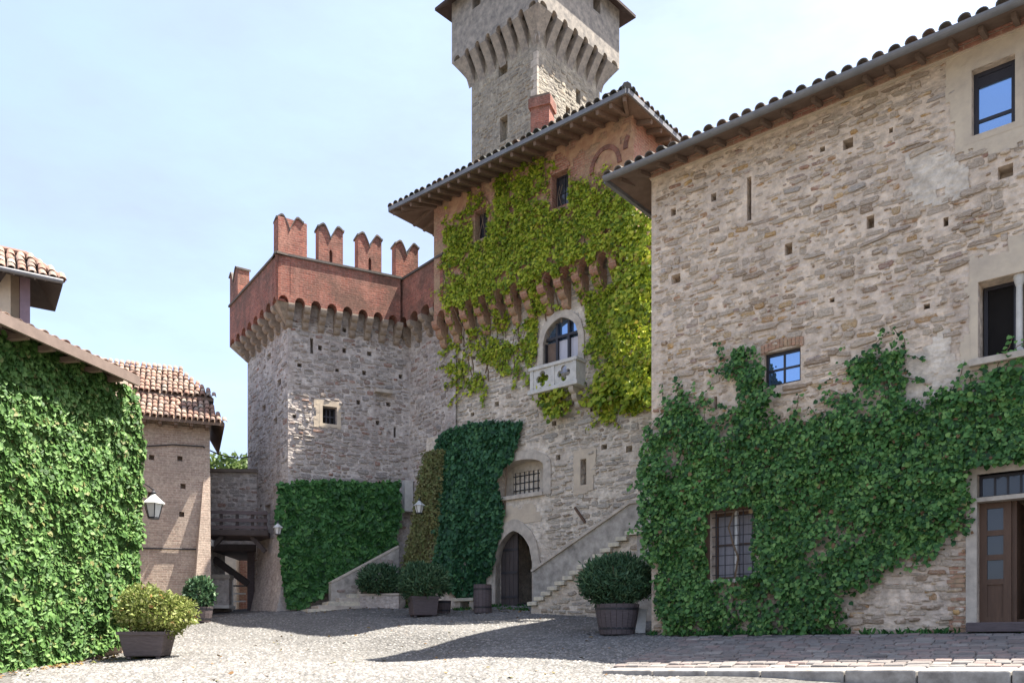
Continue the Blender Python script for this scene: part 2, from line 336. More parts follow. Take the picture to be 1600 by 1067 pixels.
LEAF_K = m_leaf('creeper_yellow_green', [(0, (0.09, 0.15, 0.02)), (0.3, (0.25, 0.34, 0.03)), (0.65, (0.42, 0.50, 0.045)), (0.93, (0.60, 0.62, 0.08)), (1, (0.36, 0.24, 0.07))], 0.35, 0.45, patch=((0.06, 0.19, 0.03), 0.35, 0.55))
LEAF_M = m_leaf('moss_growth', [(0, (0.12, 0.115, 0.05)), (0.4, (0.19, 0.19, 0.075)), (0.75, (0.15, 0.19, 0.07)), (1, (0.26, 0.23, 0.11))], 0.1, 0.8)
LEAF_B = m_leaf('box_leaf_yellow', [(0, (0.13, 0.17, 0.04)), (0.4, (0.22, 0.27, 0.07)), (0.75, (0.32, 0.36, 0.12)), (0.95, (0.44, 0.45, 0.2)), (1, (0.33, 0.17, 0.06))], 0.3, 0.5)
LEAF_O = m_leaf('shrub_leaf_dark', [(0, (0.035, 0.085, 0.045)), (0.4, (0.065, 0.14, 0.07)), (0.85, (0.12, 0.21, 0.105)), (1, (0.17, 0.25, 0.13))], 0.2, 0.45)
LEAF_F = m_leaf('tree_leaf', [(0, (0.07, 0.12, 0.03)), (0.5, (0.11, 0.17, 0.05)), (1, (0.17, 0.22, 0.08))], 0.3, 0.5)

# ------------------------------------------------------------------ builders
def wall(m, pl, u0, u1, z0, z1, holes=(), depth=0.35, o=0.0):
    """sheet of wall with real recessed openings; holes = (ua, ub, za, zb[, depth])"""
    us = sorted(set([u0, u1] + [x for h in holes for x in h[:2] if u0 < x < u1])); zs = sorted(set([z0, z1] + [x for h in holes for x in h[2:4] if z0 < x < z1]))
    for i in range(len(us) - 1):
        # merge cells vertically
        run = None
        for j in range(len(zs)):
            inside = True
            if j < len(zs) - 1:
                cu = (us[i] + us[i + 1]) / 2; cz = (zs[j] + zs[j + 1]) / 2
                inside = any(h[0] < cu < h[1] and h[2] < cz < h[3] for h in holes)
            if not inside and run is None: run = zs[j]
            if inside and run is not None:
                m.quad(pl.pt(us[i], run, o), pl.pt(us[i + 1], run, o), pl.pt(us[i + 1], zs[j], o), pl.pt(us[i], zs[j], o)); run = None
    for h in holes:
        a, b, c, d = h[:4]; k = h[4] if len(h) > 4 else depth; q = o - k
        m.quad(pl.pt(a, c, q), pl.pt(a, c, o), pl.pt(a, d, o), pl.pt(a, d, q)); m.quad(pl.pt(b, c, o), pl.pt(b, c, q), pl.pt(b, d, q), pl.pt(b, d, o))
        m.quad(pl.pt(a, c, o), pl.pt(a, c, q), pl.pt(b, c, q), pl.pt(b, c, o)); m.quad(pl.pt(a, d, q), pl.pt(a, d, o), pl.pt(b, d, o), pl.pt(b, d, q))
        m.quad(pl.pt(a, c, q), pl.pt(b, c, q), pl.pt(b, d, q), pl.pt(a, d, q))

def stone_variant(k, n=9):
    r = random.Random(100 + k); pts = []
    e = r.uniform(0.28, 0.6)
    for i in range(n):
        a = 2 * math.pi * (i + r.uniform(-0.42, 0.42)) / n; c, s = math.cos(a), math.sin(a)
        x = math.copysign(abs(c) ** e, c) * 0.5 * r.uniform(0.8, 1.04); y = math.copysign(abs(s) ** e, s) * 0.5 * r.uniform(0.72, 1.04)
        pts.append((x, y))
    V = [(x, y, -0.5) for x, y in pts] + [(x * 0.98, y * 0.97, 0.7) for x, y in pts] + [(x * 0.88, y * 0.8, 1.0 + r.uniform(-0.12, 0.12)) for x, y in pts] + [(r.uniform(-.1, .1), r.uniform(-.1, .1), 1.05)]
    Fs = []
    for ring in range(2):
        for i in range(n):
            a = ring * n + i; b = ring * n + (i + 1) % n; Fs.append((a, b, b + n)); Fs.append((a, b + n, a + n))
    for i in range(n): Fs.append((2 * n + i, 2 * n + (i + 1) % n, 3 * n))
    return np.array(V), np.array(Fs)
SV = [stone_variant(k) for k in range(28)]
_stone_me = {}
def stone_mesh(k, mat):
    if (k, mat.name) not in _stone_me:
        me = bpy.data.meshes.new('stone'); V, Fs = SV[k]; me.from_pydata([tuple(v) for v in V], [], [tuple(f) for f in Fs.tolist()]); me.update()
        me.materials.append(mat); _stone_me[(k, mat.name)] = me
    return _stone_me[(k, mat.name)]
def lay_stones(pl, u0, u1, z0, z1, holes, parent, mat, rowh=(0.10, 0.22), w=(0.2, 0.6), proud=(0.012, 0.035), o=0.0, cover=0.85, nparts=300, hide=None, ofn=None, seed=1, gap=0.02):
    r = random.Random(seed); L = []; z = z0
    while z < z1:
        h = r.uniform(*rowh); u = u0 + r.uniform(-0.2, 0)
        while u < u1:
            ww = (w[0] + (w[1] - w[0]) * r.random() ** 1.5) * r.uniform(0.6, 1.3) * (0.8 + 0.35 * h / rowh[1]); hh = h * r.choice((r.uniform(0.55, 0.9), r.uniform(0.8, 1.25)))
            cu = u + ww / 2; cz = z + h / 2 + r.uniform(-0.035, 0.035) + 0.06 * math.sin(cu * 1.3 + z)
            u += ww + gap * r.uniform(0.6, 2.2)
            if r.random() > cover: continue
            if cu - ww / 2 < u0 or cu + ww / 2 > u1 or cz + hh / 2 > z1: continue
            if any(hl[0] - 0.03 < cu + ww / 2 and hl[1] + 0.03 > cu - ww / 2 and hl[2] - 0.03 < cz + hh / 2 and hl[3] + 0.03 > cz - hh / 2 for hl in holes): continue
            if hide and hide(cu, cz) : continue
            L.append((cu, cz, ww, hh, proud[0] * .5 + (proud[1] - proud[0] * .5) * r.random() ** 2.2, r.randrange(len(SV)), r.gauss(0, 0.07)))
        z += h + gap * 0.7
    def score(s):
        p = pl.pt(s[0], s[1], o); px = CX + F * p.x / p.y; py = HZ - F * (p.z - EYE.z) / p.y
        return 0 if (px < 0 or px > 1600 or py < 0 or py > 1067) else s[2] * s[3] / (p.y ** 2)
    L.sort(key=score, reverse=True)
    for s in L[:nparts]:
        oo = o + (ofn(s[0], s[1]) if ofn else 0)
        inst('stone', stone_mesh(s[5], mat), pl.mat(s[0], s[1], oo, s[2], s[3], s[4], s[6]), parent)
    R = L[nparts:]
    if R:
        VV = []; FF = []; b = 0
        d = np.array(pl.d); n = np.array(pl.n); zz = np.array(Z)
        for s in R:
            V, Fs = SV[s[5]]; oo = o + (ofn(s[0], s[1]) if ofn else 0)
            c, sn = math.cos(s[6]), math.sin(s[6]); x = V[:, 0] * s[2]; y = V[:, 1] * s[3]
            X = x * c - y * sn; Y = x * sn + y * c
            VV.append(np.array(pl.pt(s[0], s[1], oo))[None] + X[:, None] * d + Y[:, None] * zz + (V[:, 2] * s[4])[:, None] * n)
            FF.append(Fs + b); b += len(V)
        np_build('small_stones', np.concatenate(VV), np.concatenate(FF), mat, parent, kind='stuff')

def lay_chips(pl, u0, u1, z0, z1, holes, parent, mat, dens, seed, hide=None, ofn=None):
    r = np.random.default_rng(seed); n = int((u1 - u0) * (z1 - z0) * dens); u = r.uniform(u0 + .08, u1 - .08, n); z = r.uniform(z0, z1 - .05, n); w = r.uniform(.05, .2, n); h = r.uniform(.025, .065, n); k = np.ones(n, bool)
    for q in holes: k &= ~((u + w / 2 > q[0] - .02) & (u - w / 2 < q[1] + .02) & (z + h / 2 > q[2] - .02) & (z - h / 2 < q[3] + .02))
    if hide: k &= ~np.array([hide(a, b) for a, b in zip(u, z)], bool)
    u, z, w, h = u[k], z[k], w[k], h[k]; n = len(u); a = np.arange(6) * math.pi / 3
    J = r.uniform(.7, 1.1, (n, 6)); X = np.cos(a)[None] * J * .5 * w[:, None]; Y = np.sin(a)[None] * J * .5 * h[:, None]; P = r.uniform(.008, .026, n)
    d, zz, nn = np.array(pl.d), np.array(Z), np.array(pl.n); C = np.array(pl.p0)[None] + u[:, None] * d + z[:, None] * zz
    ring = lambda s, o: C[:, None] + (X * s)[..., None] * d + (Y * s)[..., None] * zz + (o[:, None] * np.ones(6))[..., None] * nn
    V = np.concatenate([ring(1.0, np.full(n, -.01)), ring(.85, P), (C + P[:, None] * 1.1 * nn)[:, None]], 1).reshape(-1, 3)
    Fs = []
    for i in range(6): j = (i + 1) % 6; Fs += [(i, j, 6 + j), (i, 6 + j, 6 + i), (6 + i, 6 + j, 12)]
    np_build('stone_chips', V, (np.array(Fs)[None] + (np.arange(n) * 13)[:, None, None]).reshape(-1, 3), mat, parent, kind='stuff')
# leaves: 6-vertex folded blade
LV = np.array([(0, 0, 0), (-0.48, 0.28, 0.10), (-0.36, 0.68, 0.05), (0, 1, -0.12), (0.36, 0.68, 0.05), (0.48, 0.28, 0.10), (0, 0.5, -0.02)])
LT = np.array([(0, 6, 1), (1, 6, 2), (2, 6, 3), (0, 5, 6), (5, 4, 6), (4, 3, 6)])
def leaf_mesh(name, P, T, N, S, mat, parent, wid=1.0, kind='stuff'):
    """P base points, T tip directions, N face normals, S sizes"""
    T = T / np.linalg.norm(T, axis=1)[:, None]; B = np.cross(T, N); B /= np.linalg.norm(B, axis=1)[:, None] + 1e-9; N = np.cross(B, T)
    lv = LV * (wid, 1, 1)
    V = P[:, None, :] + S[:, None, None] * (lv[None, :, 0:1] * B[:, None, :] + lv[None, :, 1:2] * T[:, None, :] + lv[None, :, 2:3] * N[:, None, :])
    k = len(P); Fs = (LT[None] + (np.arange(k) * len(LV))[:, None, None]).reshape(-1, 3)
    return np_build(name, V.reshape(-1, 3), Fs, mat, parent, kind=kind)
def ivy(name, label, cat, pl, poly_px, dens, size, thick, mat, seed, base=0.03, ofn=None, edge=0.12, hole=None, sparse=None, stem=True, poly_uv=None, lump=1.3, group=None, wid=1.0, shoots=0):
    poly = poly_uv or [pl.hit(x, y, base + thick * 0.5) for x, y in poly_px]
    r = np.random.default_rng(seed); us = [p[0] for p in poly]; zs = [p[1] for p in poly]
    A = (max(us) - min(us)) * (max(zs) - min(zs)); n = int(A * dens)
    u = r.uniform(min(us) - 0.1, max(us) + 0.1, n); z = r.uniform(min(zs) - 0.1, max(zs) + 0.1, n)
    ju = (fbm(u * 2.3, z * 2.3, seed) - 0.5) * 4 * edge; jz = (fbm(u * 2.3 + 31, z * 2.3, seed + 5) - 0.5) * 4 * edge
    ju = ju + r.normal(0, 0.3 * edge, n); jz = jz + r.normal(0, 0.45 * edge, n)
    k = inpoly(u + ju, z + jz, poly)
    if hole is not None:
        for h in hole: k &= ~((u > h[0]) & (u < h[1]) & (z > h[2]) & (z < h[3]))
    if sparse is not None: k &= r.uniform(0, 1, n) < sparse(u, z)
    u = u[k]; z = z[k]; n = len(u)
    lump_v = fbm(u * lump, z * lump, seed + 1) * 0.65 + vnoise(u * 4.5, z * 4.5, seed + 2) * 0.35
    o = base + thick * np.clip((lump_v - 0.2) * 1.5, 0.05, 1.1) * (0.35 + 0.65 * r.uniform(0, 1, n) ** 0.6)
    if ofn is not None: o = o + ofn(u, z)
    d = np.array(pl.d); nn = np.array(pl.n); p0 = np.array(pl.p0); zz = np.array([0, 0, 1.0])
    P = p0[None] + u[:, None] * d + z[:, None] * zz + o[:, None] * nn
    a = r.normal(0, 0.75, n); tl = r.uniform(0.0, 0.75, n)
    T = np.sin(a)[:, None] * d - np.cos(a)[:, None] * zz + tl[:, None] * nn
    N = nn[None] * 1.0 + r.normal(0, 0.45, n)[:, None] * d + (r.normal(0.35, 0.4, n))[:, None] * zz
    th = thing(name, label, cat, pl.pt(sum(us) / len(us), min(zs), 0.05), group)
    if shoots:
        rs = random.Random(seed + 5); m = MB(); EP = []; ET = []; EN = []; cu_, cz_ = sum(us) / len(us), sum(zs) / len(zs)
        for q in range(shoots):
            i = rs.randrange(len(poly)); f = rs.random(); a = poly[i]; b = poly[(i + 1) % len(poly)]; x = a[0] + (b[0] - a[0]) * f; y = a[1] + (b[1] - a[1]) * f
            ex, ey = (b[1] - a[1]), -(b[0] - a[0]); le = math.hypot(ex, ey) + 1e-6; ex, ey = ex / le, ey / le
            if inpoly([x + ex * .15], [y + ey * .15], poly)[0]: ex, ey = -ex, -ey
            x -= ex * .2; y -= ey * .2; ang = math.atan2(ey, ex); path = []
            for st_ in range(rs.randrange(5, 13)):
                if hole is not None and any(h_[0] < x < h_[1] and h_[2] < y < h_[3] for h_ in hole): break
                oo = base + .03 + (float(ofn(np.array([x]), np.array([y]))[0]) if ofn else 0); p_ = pl.pt(x, y, oo); path.append(p_)
                for _ in range(rs.randrange(1, 4)): EP.append(tuple(pl.pt(x + rs.gauss(0, .04), y + rs.gauss(0, .04), oo + rs.uniform(0, .05)))); ET.append(tuple(pl.d * rs.gauss(0, .7) - Z * rs.uniform(.2, 1) + pl.n * .3)); EN.append(tuple(pl.n + pl.d * rs.gauss(0, .4) + Z * rs.gauss(.3, .4)))
                ang += rs.gauss(0, .3); x += math.cos(ang) * .075; y += math.sin(ang) * .075
            if len(path) > 2: m.tube(path, .008, 4, cap=False)
        if m.v: m.build('runner', BRONZE, th, kind='stuff')
        P = np.concatenate([P, np.array(EP)]); T = np.concatenate([T, np.array(ET)]); N = np.concatenate([N, np.array(EN)]); n = len(P)
    S = size * r.uniform(0.45, 1.45, n)
    leaf_mesh('foliage', P, T, N, S, mat, th, wid)
    if stem:
        m = MB(); rr = random.Random(seed); cu = sum(us) / len(us)
        for i in range(14):
            uu = min(us) + (max(us) - min(us)) * (i + rr.random()) / 14; zz0 = min(zs); path = []
            while zz0 < max(zs):
                if inpoly([uu], [zz0], poly)[0]:
                    oo = base * 0.5 + (float(ofn(np.array([uu]), np.array([zz0]))[0]) if ofn else 0)
                    path.append(pl.pt(uu, zz0, oo))
                elif len(path) > 1: break
                uu += rr.uniform(-0.14, 0.14); zz0 += 0.3
            if len(path) > 1: m.tube(path, [0.025 * (1 - 0.7 * i2 / len(path)) for i2 in range(len(path))], 5)
        if m.v: m.build('stem', BRONZE, th)
    return th
def foliage_ball(P0, rad, n, size, mat, parent, seed, wid=0.6, lumps=14, hollow=0.55, name='foliage', up=0.0):
    r = np.random.default_rng(seed); rad = np.array(rad)
    D = r.normal(0, 1, (n, 3)); D /= np.linalg.norm(D, axis=1)[:, None]
    LD = r.normal(0, 1, (lumps, 3)); LD /= np.linalg.norm(LD, axis=1)[:, None]
    bump = (0.58 + 0.55 * np.max(np.clip((D @ LD.T - 0.55) / 0.45, 0, 1), axis=1))
    q = bump * (hollow + (1 - hollow) * r.uniform(0, 1, n) ** 0.5) * (1 + r.normal(0, 0.04, n))
    P = np.array(P0)[None] + D * q[:, None] * rad
    N = D + r.normal(0, 0.5, (n, 3)); T = D * 0.6 + r.normal(0, 0.6, (n, 3)) + np.array([0, 0, up])
    return leaf_mesh(name, P, T, N, size * r.uniform(0.6, 1.35, n), mat, parent, wid)

def arc(u0, u1, zs, rise, n=8, pointed=False):
    c = (u0 + u1) / 2; hw = (u1 - u0) / 2; P = []
    for i in range(n + 1):
        t = i / n
        if pointed:
            x = u0 + (u1 - u0) * t; k = abs(x - c) / hw; zz = zs + rise * math.sqrt(max(0, 1 - k ** 1.55))
            P.append((x, zz))
        else:
            a = math.pi * (1 - t); P.append((c + hw * math.cos(a), zs + rise * math.sin(a)))
    return P
def arch_bay(m, pl, ua, ub, pier, zs, rise, ztop, o0, o1, pointed=False, zlow=None):
    a = ua + pier / 2; b = ub - pier / 2; C = arc(a, b, zs, rise, 8, pointed); zl = zs if zlow is None else zlow
    for (x0, x1) in ((ua, a), (b, ub)):
        m.quad(pl.pt(x0, zl, o1), pl.pt(x1, zl, o1), pl.pt(x1, ztop, o1), pl.pt(x0, ztop, o1))
        m.quad(pl.pt(x0, zl, o0), pl.pt(x1, zl, o0), pl.pt(x1, zl, o1), pl.pt(x0, zl, o1))
    m.quad(pl.pt(a, zl, o1), pl.pt(a, zl, o0), pl.pt(a, zs, o0), pl.pt(a, zs, o1)) if zl < zs else None
    m.quad(pl.pt(b, zl, o0), pl.pt(b, zl, o1), pl.pt(b, zs, o1), pl.pt(b, zs, o0)) if zl < zs else None
    for i in range(len(C) - 1):
        (x0, y0), (x1, y1) = C[i], C[i + 1]
        m.quad(pl.pt(x0, y0, o1), pl.pt(x1, y1, o1), pl.pt(x1, ztop, o1), pl.pt(x0, ztop, o1))
        m.quad(pl.pt(x0, y0, o0), pl.pt(x1, y1, o0), pl.pt(x1, y1, o1), pl.pt(x0, y0, o1))
def corbel_mesh(name, wid, out, hgt, steps, mat, wedge=False):
    prof = [(0, -hgt)]
    if wedge:
        for i in range(1, 9):
            t = i / 8; prof.append((out * (t ** 1.25), -hgt + hgt * t))
    else:
        for k in range(steps):
            x0 = out * k / steps; x1 = out * (k + 1) / steps; z0 = -hgt + hgt * k / steps; z1 = -hgt + hgt * (k + 1) / steps
            for i in range(1, 5):
                a = math.pi / 2 * i / 4; prof.append((x0 + (x1 - x0) * math.sin(a), z0 + (z1 - z0) * 0.75 * (1 - math.cos(a))))
            prof.append((x1, z1 - 0.002 if k < steps - 1 else z1))
    prof.append((0, 0)); n = len(prof)
    V = [(-wid / 2, z, x) for x, z in prof] + [(wid / 2, z, x) for x, z in prof]
    Fs = [tuple(range(n - 1, -1, -1)), tuple(range(n, 2 * n))] + [(i, (i + 1) % n, n + (i + 1) % n, n + i) for i in range(n)]
    me = bpy.data.meshes.new(name); me.from_pydata(V, [], Fs); me.update(); add_uv(me); me.materials.append(mat); return me
def tile_mesh(name, rad, length, mat, n=7, thick=0.018, taper=0.82):
    V = []; Fs = []
    for j, (y, k) in enumerate(((0, 1.0), (length, taper))):
        for rr in (rad * k, (rad - thick) * k):
            for i in range(n + 1):
                a = math.pi * i / n; V.append((-rr * math.cos(a), y, rr * math.sin(a) * 0.85))
    q = n + 1
    for i in range(n):
        Fs.append((i, i + 1, 2 * q + i + 1, 2 * q + i)); Fs.append((q + i + 1, q + i, 3 * q + i, 3 * q + i + 1))
        Fs.append((i + 1, i, q + i, q + i + 1)); Fs.append((2 * q + i, 2 * q + i + 1, 3 * q + i + 1, 3 * q + i))
    me = bpy.data.meshes.new(name); me.from_pydata(V, [], Fs); me.update(); me.materials.append(mat); return me
def tile_rows(me, pl, u0, u1, ze, oe, slope, rows, spacing, length, parent, seed=3, lift=0.0, trim=None, stuff=False, name='roof_tile'):
    """courses of half-round tiles that climb back from the eave line (out = oe, height = ze)"""
    r = random.Random(seed); sv = -pl.n * math.cos(slope) + Z * math.sin(slope); nv = pl.d.cross(sv).normalized()
    n = int((u1 - u0) / spacing); Ms = []
    for j in range(rows):
        for i in range(n + 1):
            u = u0 + (u1 - u0) * i / n + r.uniform(-0.015, 0.015); y = j * length * 0.8 + r.uniform(-0.03, 0.03)
            if trim and not trim(u, y): continue
            p = pl.pt(u, ze, oe) + sv * y + nv * (lift + r.uniform(-0.008, 0.012))
            a = r.gauss(0, 0.03); dd = (pl.d * math.cos(a) + sv * math.sin(a)); ss = (sv * math.cos(a) - pl.d * math.sin(a) - nv * 0.05).normalized()
            Ms.append(frame(p, dd, ss, nv))
    if not stuff:
        for M in Ms: inst(name, me, M, parent)
    else:
        V0 = np.array([v.co[:] for v in me.vertices]); F0 = np.array([f.vertices[:] for f in me.polygons]); VV = []; FF = []; b = 0
        for M in Ms:
            A = np.array(M); VV.append(V0 @ A[:3, :3].T + A[:3, 3]); FF.append(F0 + b); b += len(V0)
        np_build('roof_tiles', np.concatenate(VV), np.concatenate(FF), me.materials[0], parent, kind='stuff')
def patch(m, pl, poly, holes, o=0.012, cell=0.07, seed=1, edge=0.1):
    us = [p[0] for p in poly]; zs = [p[1] for p in poly]
    nu = int((max(us) - min(us)) / cell) + 1; nz = int((max(zs) - min(zs)) / cell) + 1
    U, W = np.meshgrid(min(us) + (np.arange(nu) + 0.5) * cell, min(zs) + (np.arange(nz) + 0.5) * cell, indexing='ij')
    ju = (fbm(U * 2.5, W * 2.5, seed) - 0.5) * 4 * edge; jz = (fbm(U * 2.5 + 9, W * 2.5, seed + 4) - 0.5) * 4 * edge
    K = inpoly(U + ju, W + jz, poly); idx = {}
    def vid(i, j):
        if (i, j) not in idx:
            idx[(i, j)] = len(m.v); m.v.append(tuple(pl.pt(min(us) + i * cell + random.uniform(-.2, .2) * cell, min(zs) + j * cell + random.uniform(-.2, .2) * cell, o + random.uniform(-.003, .003))))
        return idx[(i, j)]
    for i in range(nu):
        for j in range(nz):
            cu, cz = U[i, j], W[i, j]
            if K[i, j] and not any(h[0] - cell < cu < h[1] + cell and h[2] - cell < cz < h[3] + cell for h in holes):
                m.f.append((vid(i, j), vid(i + 1, j), vid(i + 1, j + 1), vid(i, j + 1)))
    # border strips right up to the openings
    for h in holes:
        c = cell * 1.6
        for (a, b, e, f) in ((h[0] - c, h[0] - 0.004, h[2] - c, h[3] + c), (h[1] + 0.004, h[1] + c, h[2] - c, h[3] + c), (h[0] - 0.004, h[1] + 0.004, h[3] + 0.004, h[3] + c), (h[0] - 0.004, h[1] + 0.004, h[2] - c, h[2] - 0.004)):
            if inpoly([(a + b) / 2], [(e + f) / 2], poly)[0]: m.quad(pl.pt(a, e, o + 0.004), pl.pt(b, e, o + 0.004), pl.pt(b, f, o + 0.004), pl.pt(a, f, o + 0.004))
def window(parent, pl, u0, u1, z0, z1, o, nx, nz, fmat, gmat, fw=0.06, bar=0.03, name='window', zsplit=None, label=None):
    """window part with its frame, bars and separate panes, set at depth o"""
    m = MB()
    m.box(pl, u0, u0 + fw, z0, z1, o - 0.06, o); m.box(pl, u1 - fw, u1, z0, z1, o - 0.06, o)
    m.box(pl, u0 + fw, u1 - fw, z0, z0 + fw, o - 0.06, o - 0.002); m.box(pl, u0 + fw, u1 - fw, z1 - fw, z1, o - 0.06, o - 0.002)
    w = m.build(name, fmat, parent, label=label)
    zz = zsplit or [z0 + fw + (z1 - z0 - 2 * fw) * i / nz for i in range(nz + 1)]
    uu = [u0 + fw + (u1 - u0 - 2 * fw) * i / nx for i in range(nx + 1)]
    for u in uu[1:-1]: MB().box(pl, u - bar / 2, u + bar / 2, z0 + fw, z1 - fw, o - 0.05, o - 0.01).build('glazing_bar', fmat, w)
    for z in zz[1:-1]: MB().box(pl, u0 + fw, u1 - fw, z - bar / 2, z + bar / 2, o - 0.048, o - 0.008).build('glazing_bar', fmat, w)
    for i in range(nx):
        for j in range(nz):
            MB().box(pl, uu[i] + 0.002, uu[i + 1] - 0.002, zz[j] + 0.002, zz[j + 1] - 0.002, o - 0.045, o - 0.03).build('pane', gmat, w)
    return w
# ------------------------------------------------------------------ wall planes (u to the right in the picture)
DM = (0.764, -0.645)
def on(px, Y): return ((px - CX) / F * Y, Y)
RB = Plane(on(1018, 17.6), DM)
KS = Plane(on(705, 27.0), DM); KU = KS.off(0.55)
LTR = Plane(on(450, 27.0), (0.896, 0.445))
B_u = LTR.u(640); B_p = LTR.pt(B_u, 0)
CW = Plane((B_p.x, B_p.y), (0.638, -0.77))
HB = Plane(on(0, 14.5), (0.225, 0.974))
SHP = Plane(on(328, 26.4), (0.93, 0.37))

# ------------------------------------------------------------------ ground
CP = [(0, 1050, 14.5), (-200, 1090, 11), (150, 1026, 17), (232, 1027, 16.5), (625, 1030, 17.2), (450, 1005, 20), (300, 988, 23), (800, 1067, 11), (400, 1067, 11.5), (60, 1067, 12),
      (963, 992, 18), (905, 951, 23.8), (803, 946, 25), (660, 963, 24), (560, 951, 26.3), (440, 953, 27), (365, 957, 28.5), (310, 970, 24.5), (945, 1053, 12.1), (1060, 994, 17), (1300, 1062, 9.9), (1620, 1066, 8.6),
      (1300, 990, 15.2), (1600, 988, 13.2), (1100, 1090, 8), (800, 1150, 7), (640, 978, 20.5)]
CPP = np.array([tuple(at(*c)) for c in CP])
Apl = np.c_[np.ones(len(CPP)), CPP[:, 0], CPP[:, 1]]
Gc, *_ = np.linalg.lstsq(Apl, CPP[:, 2], rcond=None)
Gres = CPP[:, 2] - Apl @ Gc
def gz(x, y):
    x = np.clip(np.asarray(x, float), -14, 14); y = np.clip(np.asarray(y, float), 3, 31)
    d2 = (x[..., None] - CPP[:, 0]) ** 2 + (y[..., None] - CPP[:, 1]) ** 2
    w = 1.0 / (d2 + 1.2) ** 1.6
    return Gc[0] + Gc[1] * x + Gc[2] * y + (w * Gres).sum(-1) / w.sum(-1)
def g1(x, y): return float(gz(np.array([x]), np.array([y]))[0])
m = Mat('cobbled_gravel', 0.95, 0.15); vv = m.co()
vo = m.n('ShaderNodeTexVoronoi'); vo.inputs['Scale'].default_value = 13; m.l(vv, vo.inputs['Vector'])
c = m.ramp(m.noise(vv, 0.5, 5), [(0.35, (0.165, 0.16, 0.152)), (0.65, (0.245, 0.238, 0.224))])
c = m.mix(0.7, c, m.ramp(vo.outputs['Distance'], [(0.15, (1.0, 1.0, 1.0)), (0.62, (0.42, 0.41, 0.39))]), 'MULTIPLY')
c = m.mix(0.45, c, m.ramp(m.noise(vv, 30, 5, 0.7), [(0.3, (0.55, 0.54, 0.52)), (0.7, (1.1, 1.1, 1.1))]), 'MULTIPLY')
m.base(c); m.bump(m.math('SUBTRACT', 1.0, vo.outputs['Distance']), 1.0, 0.04); GROUND = m.m
gx = np.unique(np.r_[np.linspace(-600, -22, 12), np.linspace(-22, 22, 111), np.linspace(22, 600, 12)]); gy = np.unique(np.r_[np.linspace(-600, -2, 10), np.linspace(-2, 34, 91), np.linspace(34, 900, 12)])
GX, GY = np.meshgrid(gx, gy, indexing='ij'); GZ = gz(GX, GY) + (fbm(GX * 0.9, GY * 0.9, 4) - 0.5) * 0.05
nx_, ny_ = GX.shape; V = np.stack([GX.ravel(), GY.ravel(), GZ.ravel()], 1)
ii, jj = np.meshgrid(np.arange(nx_ - 1), np.arange(ny_ - 1), indexing='ij'); q = (ii * ny_ + jj).ravel()
g = np_build('ground', V, np.stack([q, q + ny_, q + ny_ + 1, q + 1], 1), GROUND, smooth=True)
tag(g, 'pale cobbled gravel floor of the courtyard', kind='structure')
# loose pebbles set in the courtyard floor
PEB = m_pieces('pebble', [(0, (0.15, 0.146, 0.14)), (0.3, (0.23, 0.224, 0.214)), (0.6, (0.11, 0.108, 0.104)), (0.85, (0.31, 0.30, 0.285)), (1, (0.23, 0.20, 0.17))], 0.9, 0.3, 0.2)
n = 46000; r = np.random.default_rng(11)
yy = 9.0 * (27.0 / 9.0) ** r.uniform(0, 1, n); xx = r.uniform(-0.60, 0.2, n) * yy
kx = np.ones(n, bool)
kp = Plane((at(945, 1050, 12.1).x, at(945, 1050, 12.1).y), DM)
kx &= ((xx - kp.p0.x) * kp.n.x + (yy - kp.p0.y) * kp.n.y > 0.0) | ((xx - kp.p0.x) * kp.d.x + (yy - kp.p0.y) * kp.d.y < -0.1)
kx &= ((xx - HB.p0.x) * HB.n.x + (yy - HB.p0.y) * HB.n.y > 0.0) | (yy > 19)
xx = xx[kx]; yy = yy[kx]; n = len(xx); zz = gz(xx, yy) + (fbm(xx * 0.9, yy * 0.9, 4) - 0.5) * 0.05
PV = np.array([(1, 0, 0), (0.45, 0.8, 0.05), (-0.6, 0.75, 0), (-1, -0.1, 0.05), (-0.4, -0.85, 0), (0.6, -0.75, 0.05), (0.1, 0.05, 0.55)])
PF = np.array([(0, 1, 6), (1, 2, 6), (2, 3, 6), (3, 4, 6), (4, 5, 6), (5, 0, 6)])
s = r.uniform(0.022, 0.05, n); a = r.uniform(0, 6.28, n); el = r.uniform(0.6, 1.0, n)
X = PV[None, :, 0] * s[:, None]; Y = PV[None, :, 1] * (s * el)[:, None]
V = np.stack([xx[:, None] + X * np.cos(a)[:, None] - Y * np.sin(a)[:, None], yy[:, None] + X * np.sin(a)[:, None] + Y * np.cos(a)[:, None], zz[:, None] - 0.006 + PV[None, :, 2] * s[:, None]], 2).reshape(-1, 3)
o = np_build('pebbles', V, (PF[None] + (np.arange(n) * 7)[:, None, None]).reshape(-1, 3), PEB, kind='stuff', smooth=True)
tag(o, 'pale rounded pebbles covering the courtyard floor', 'pebbles')

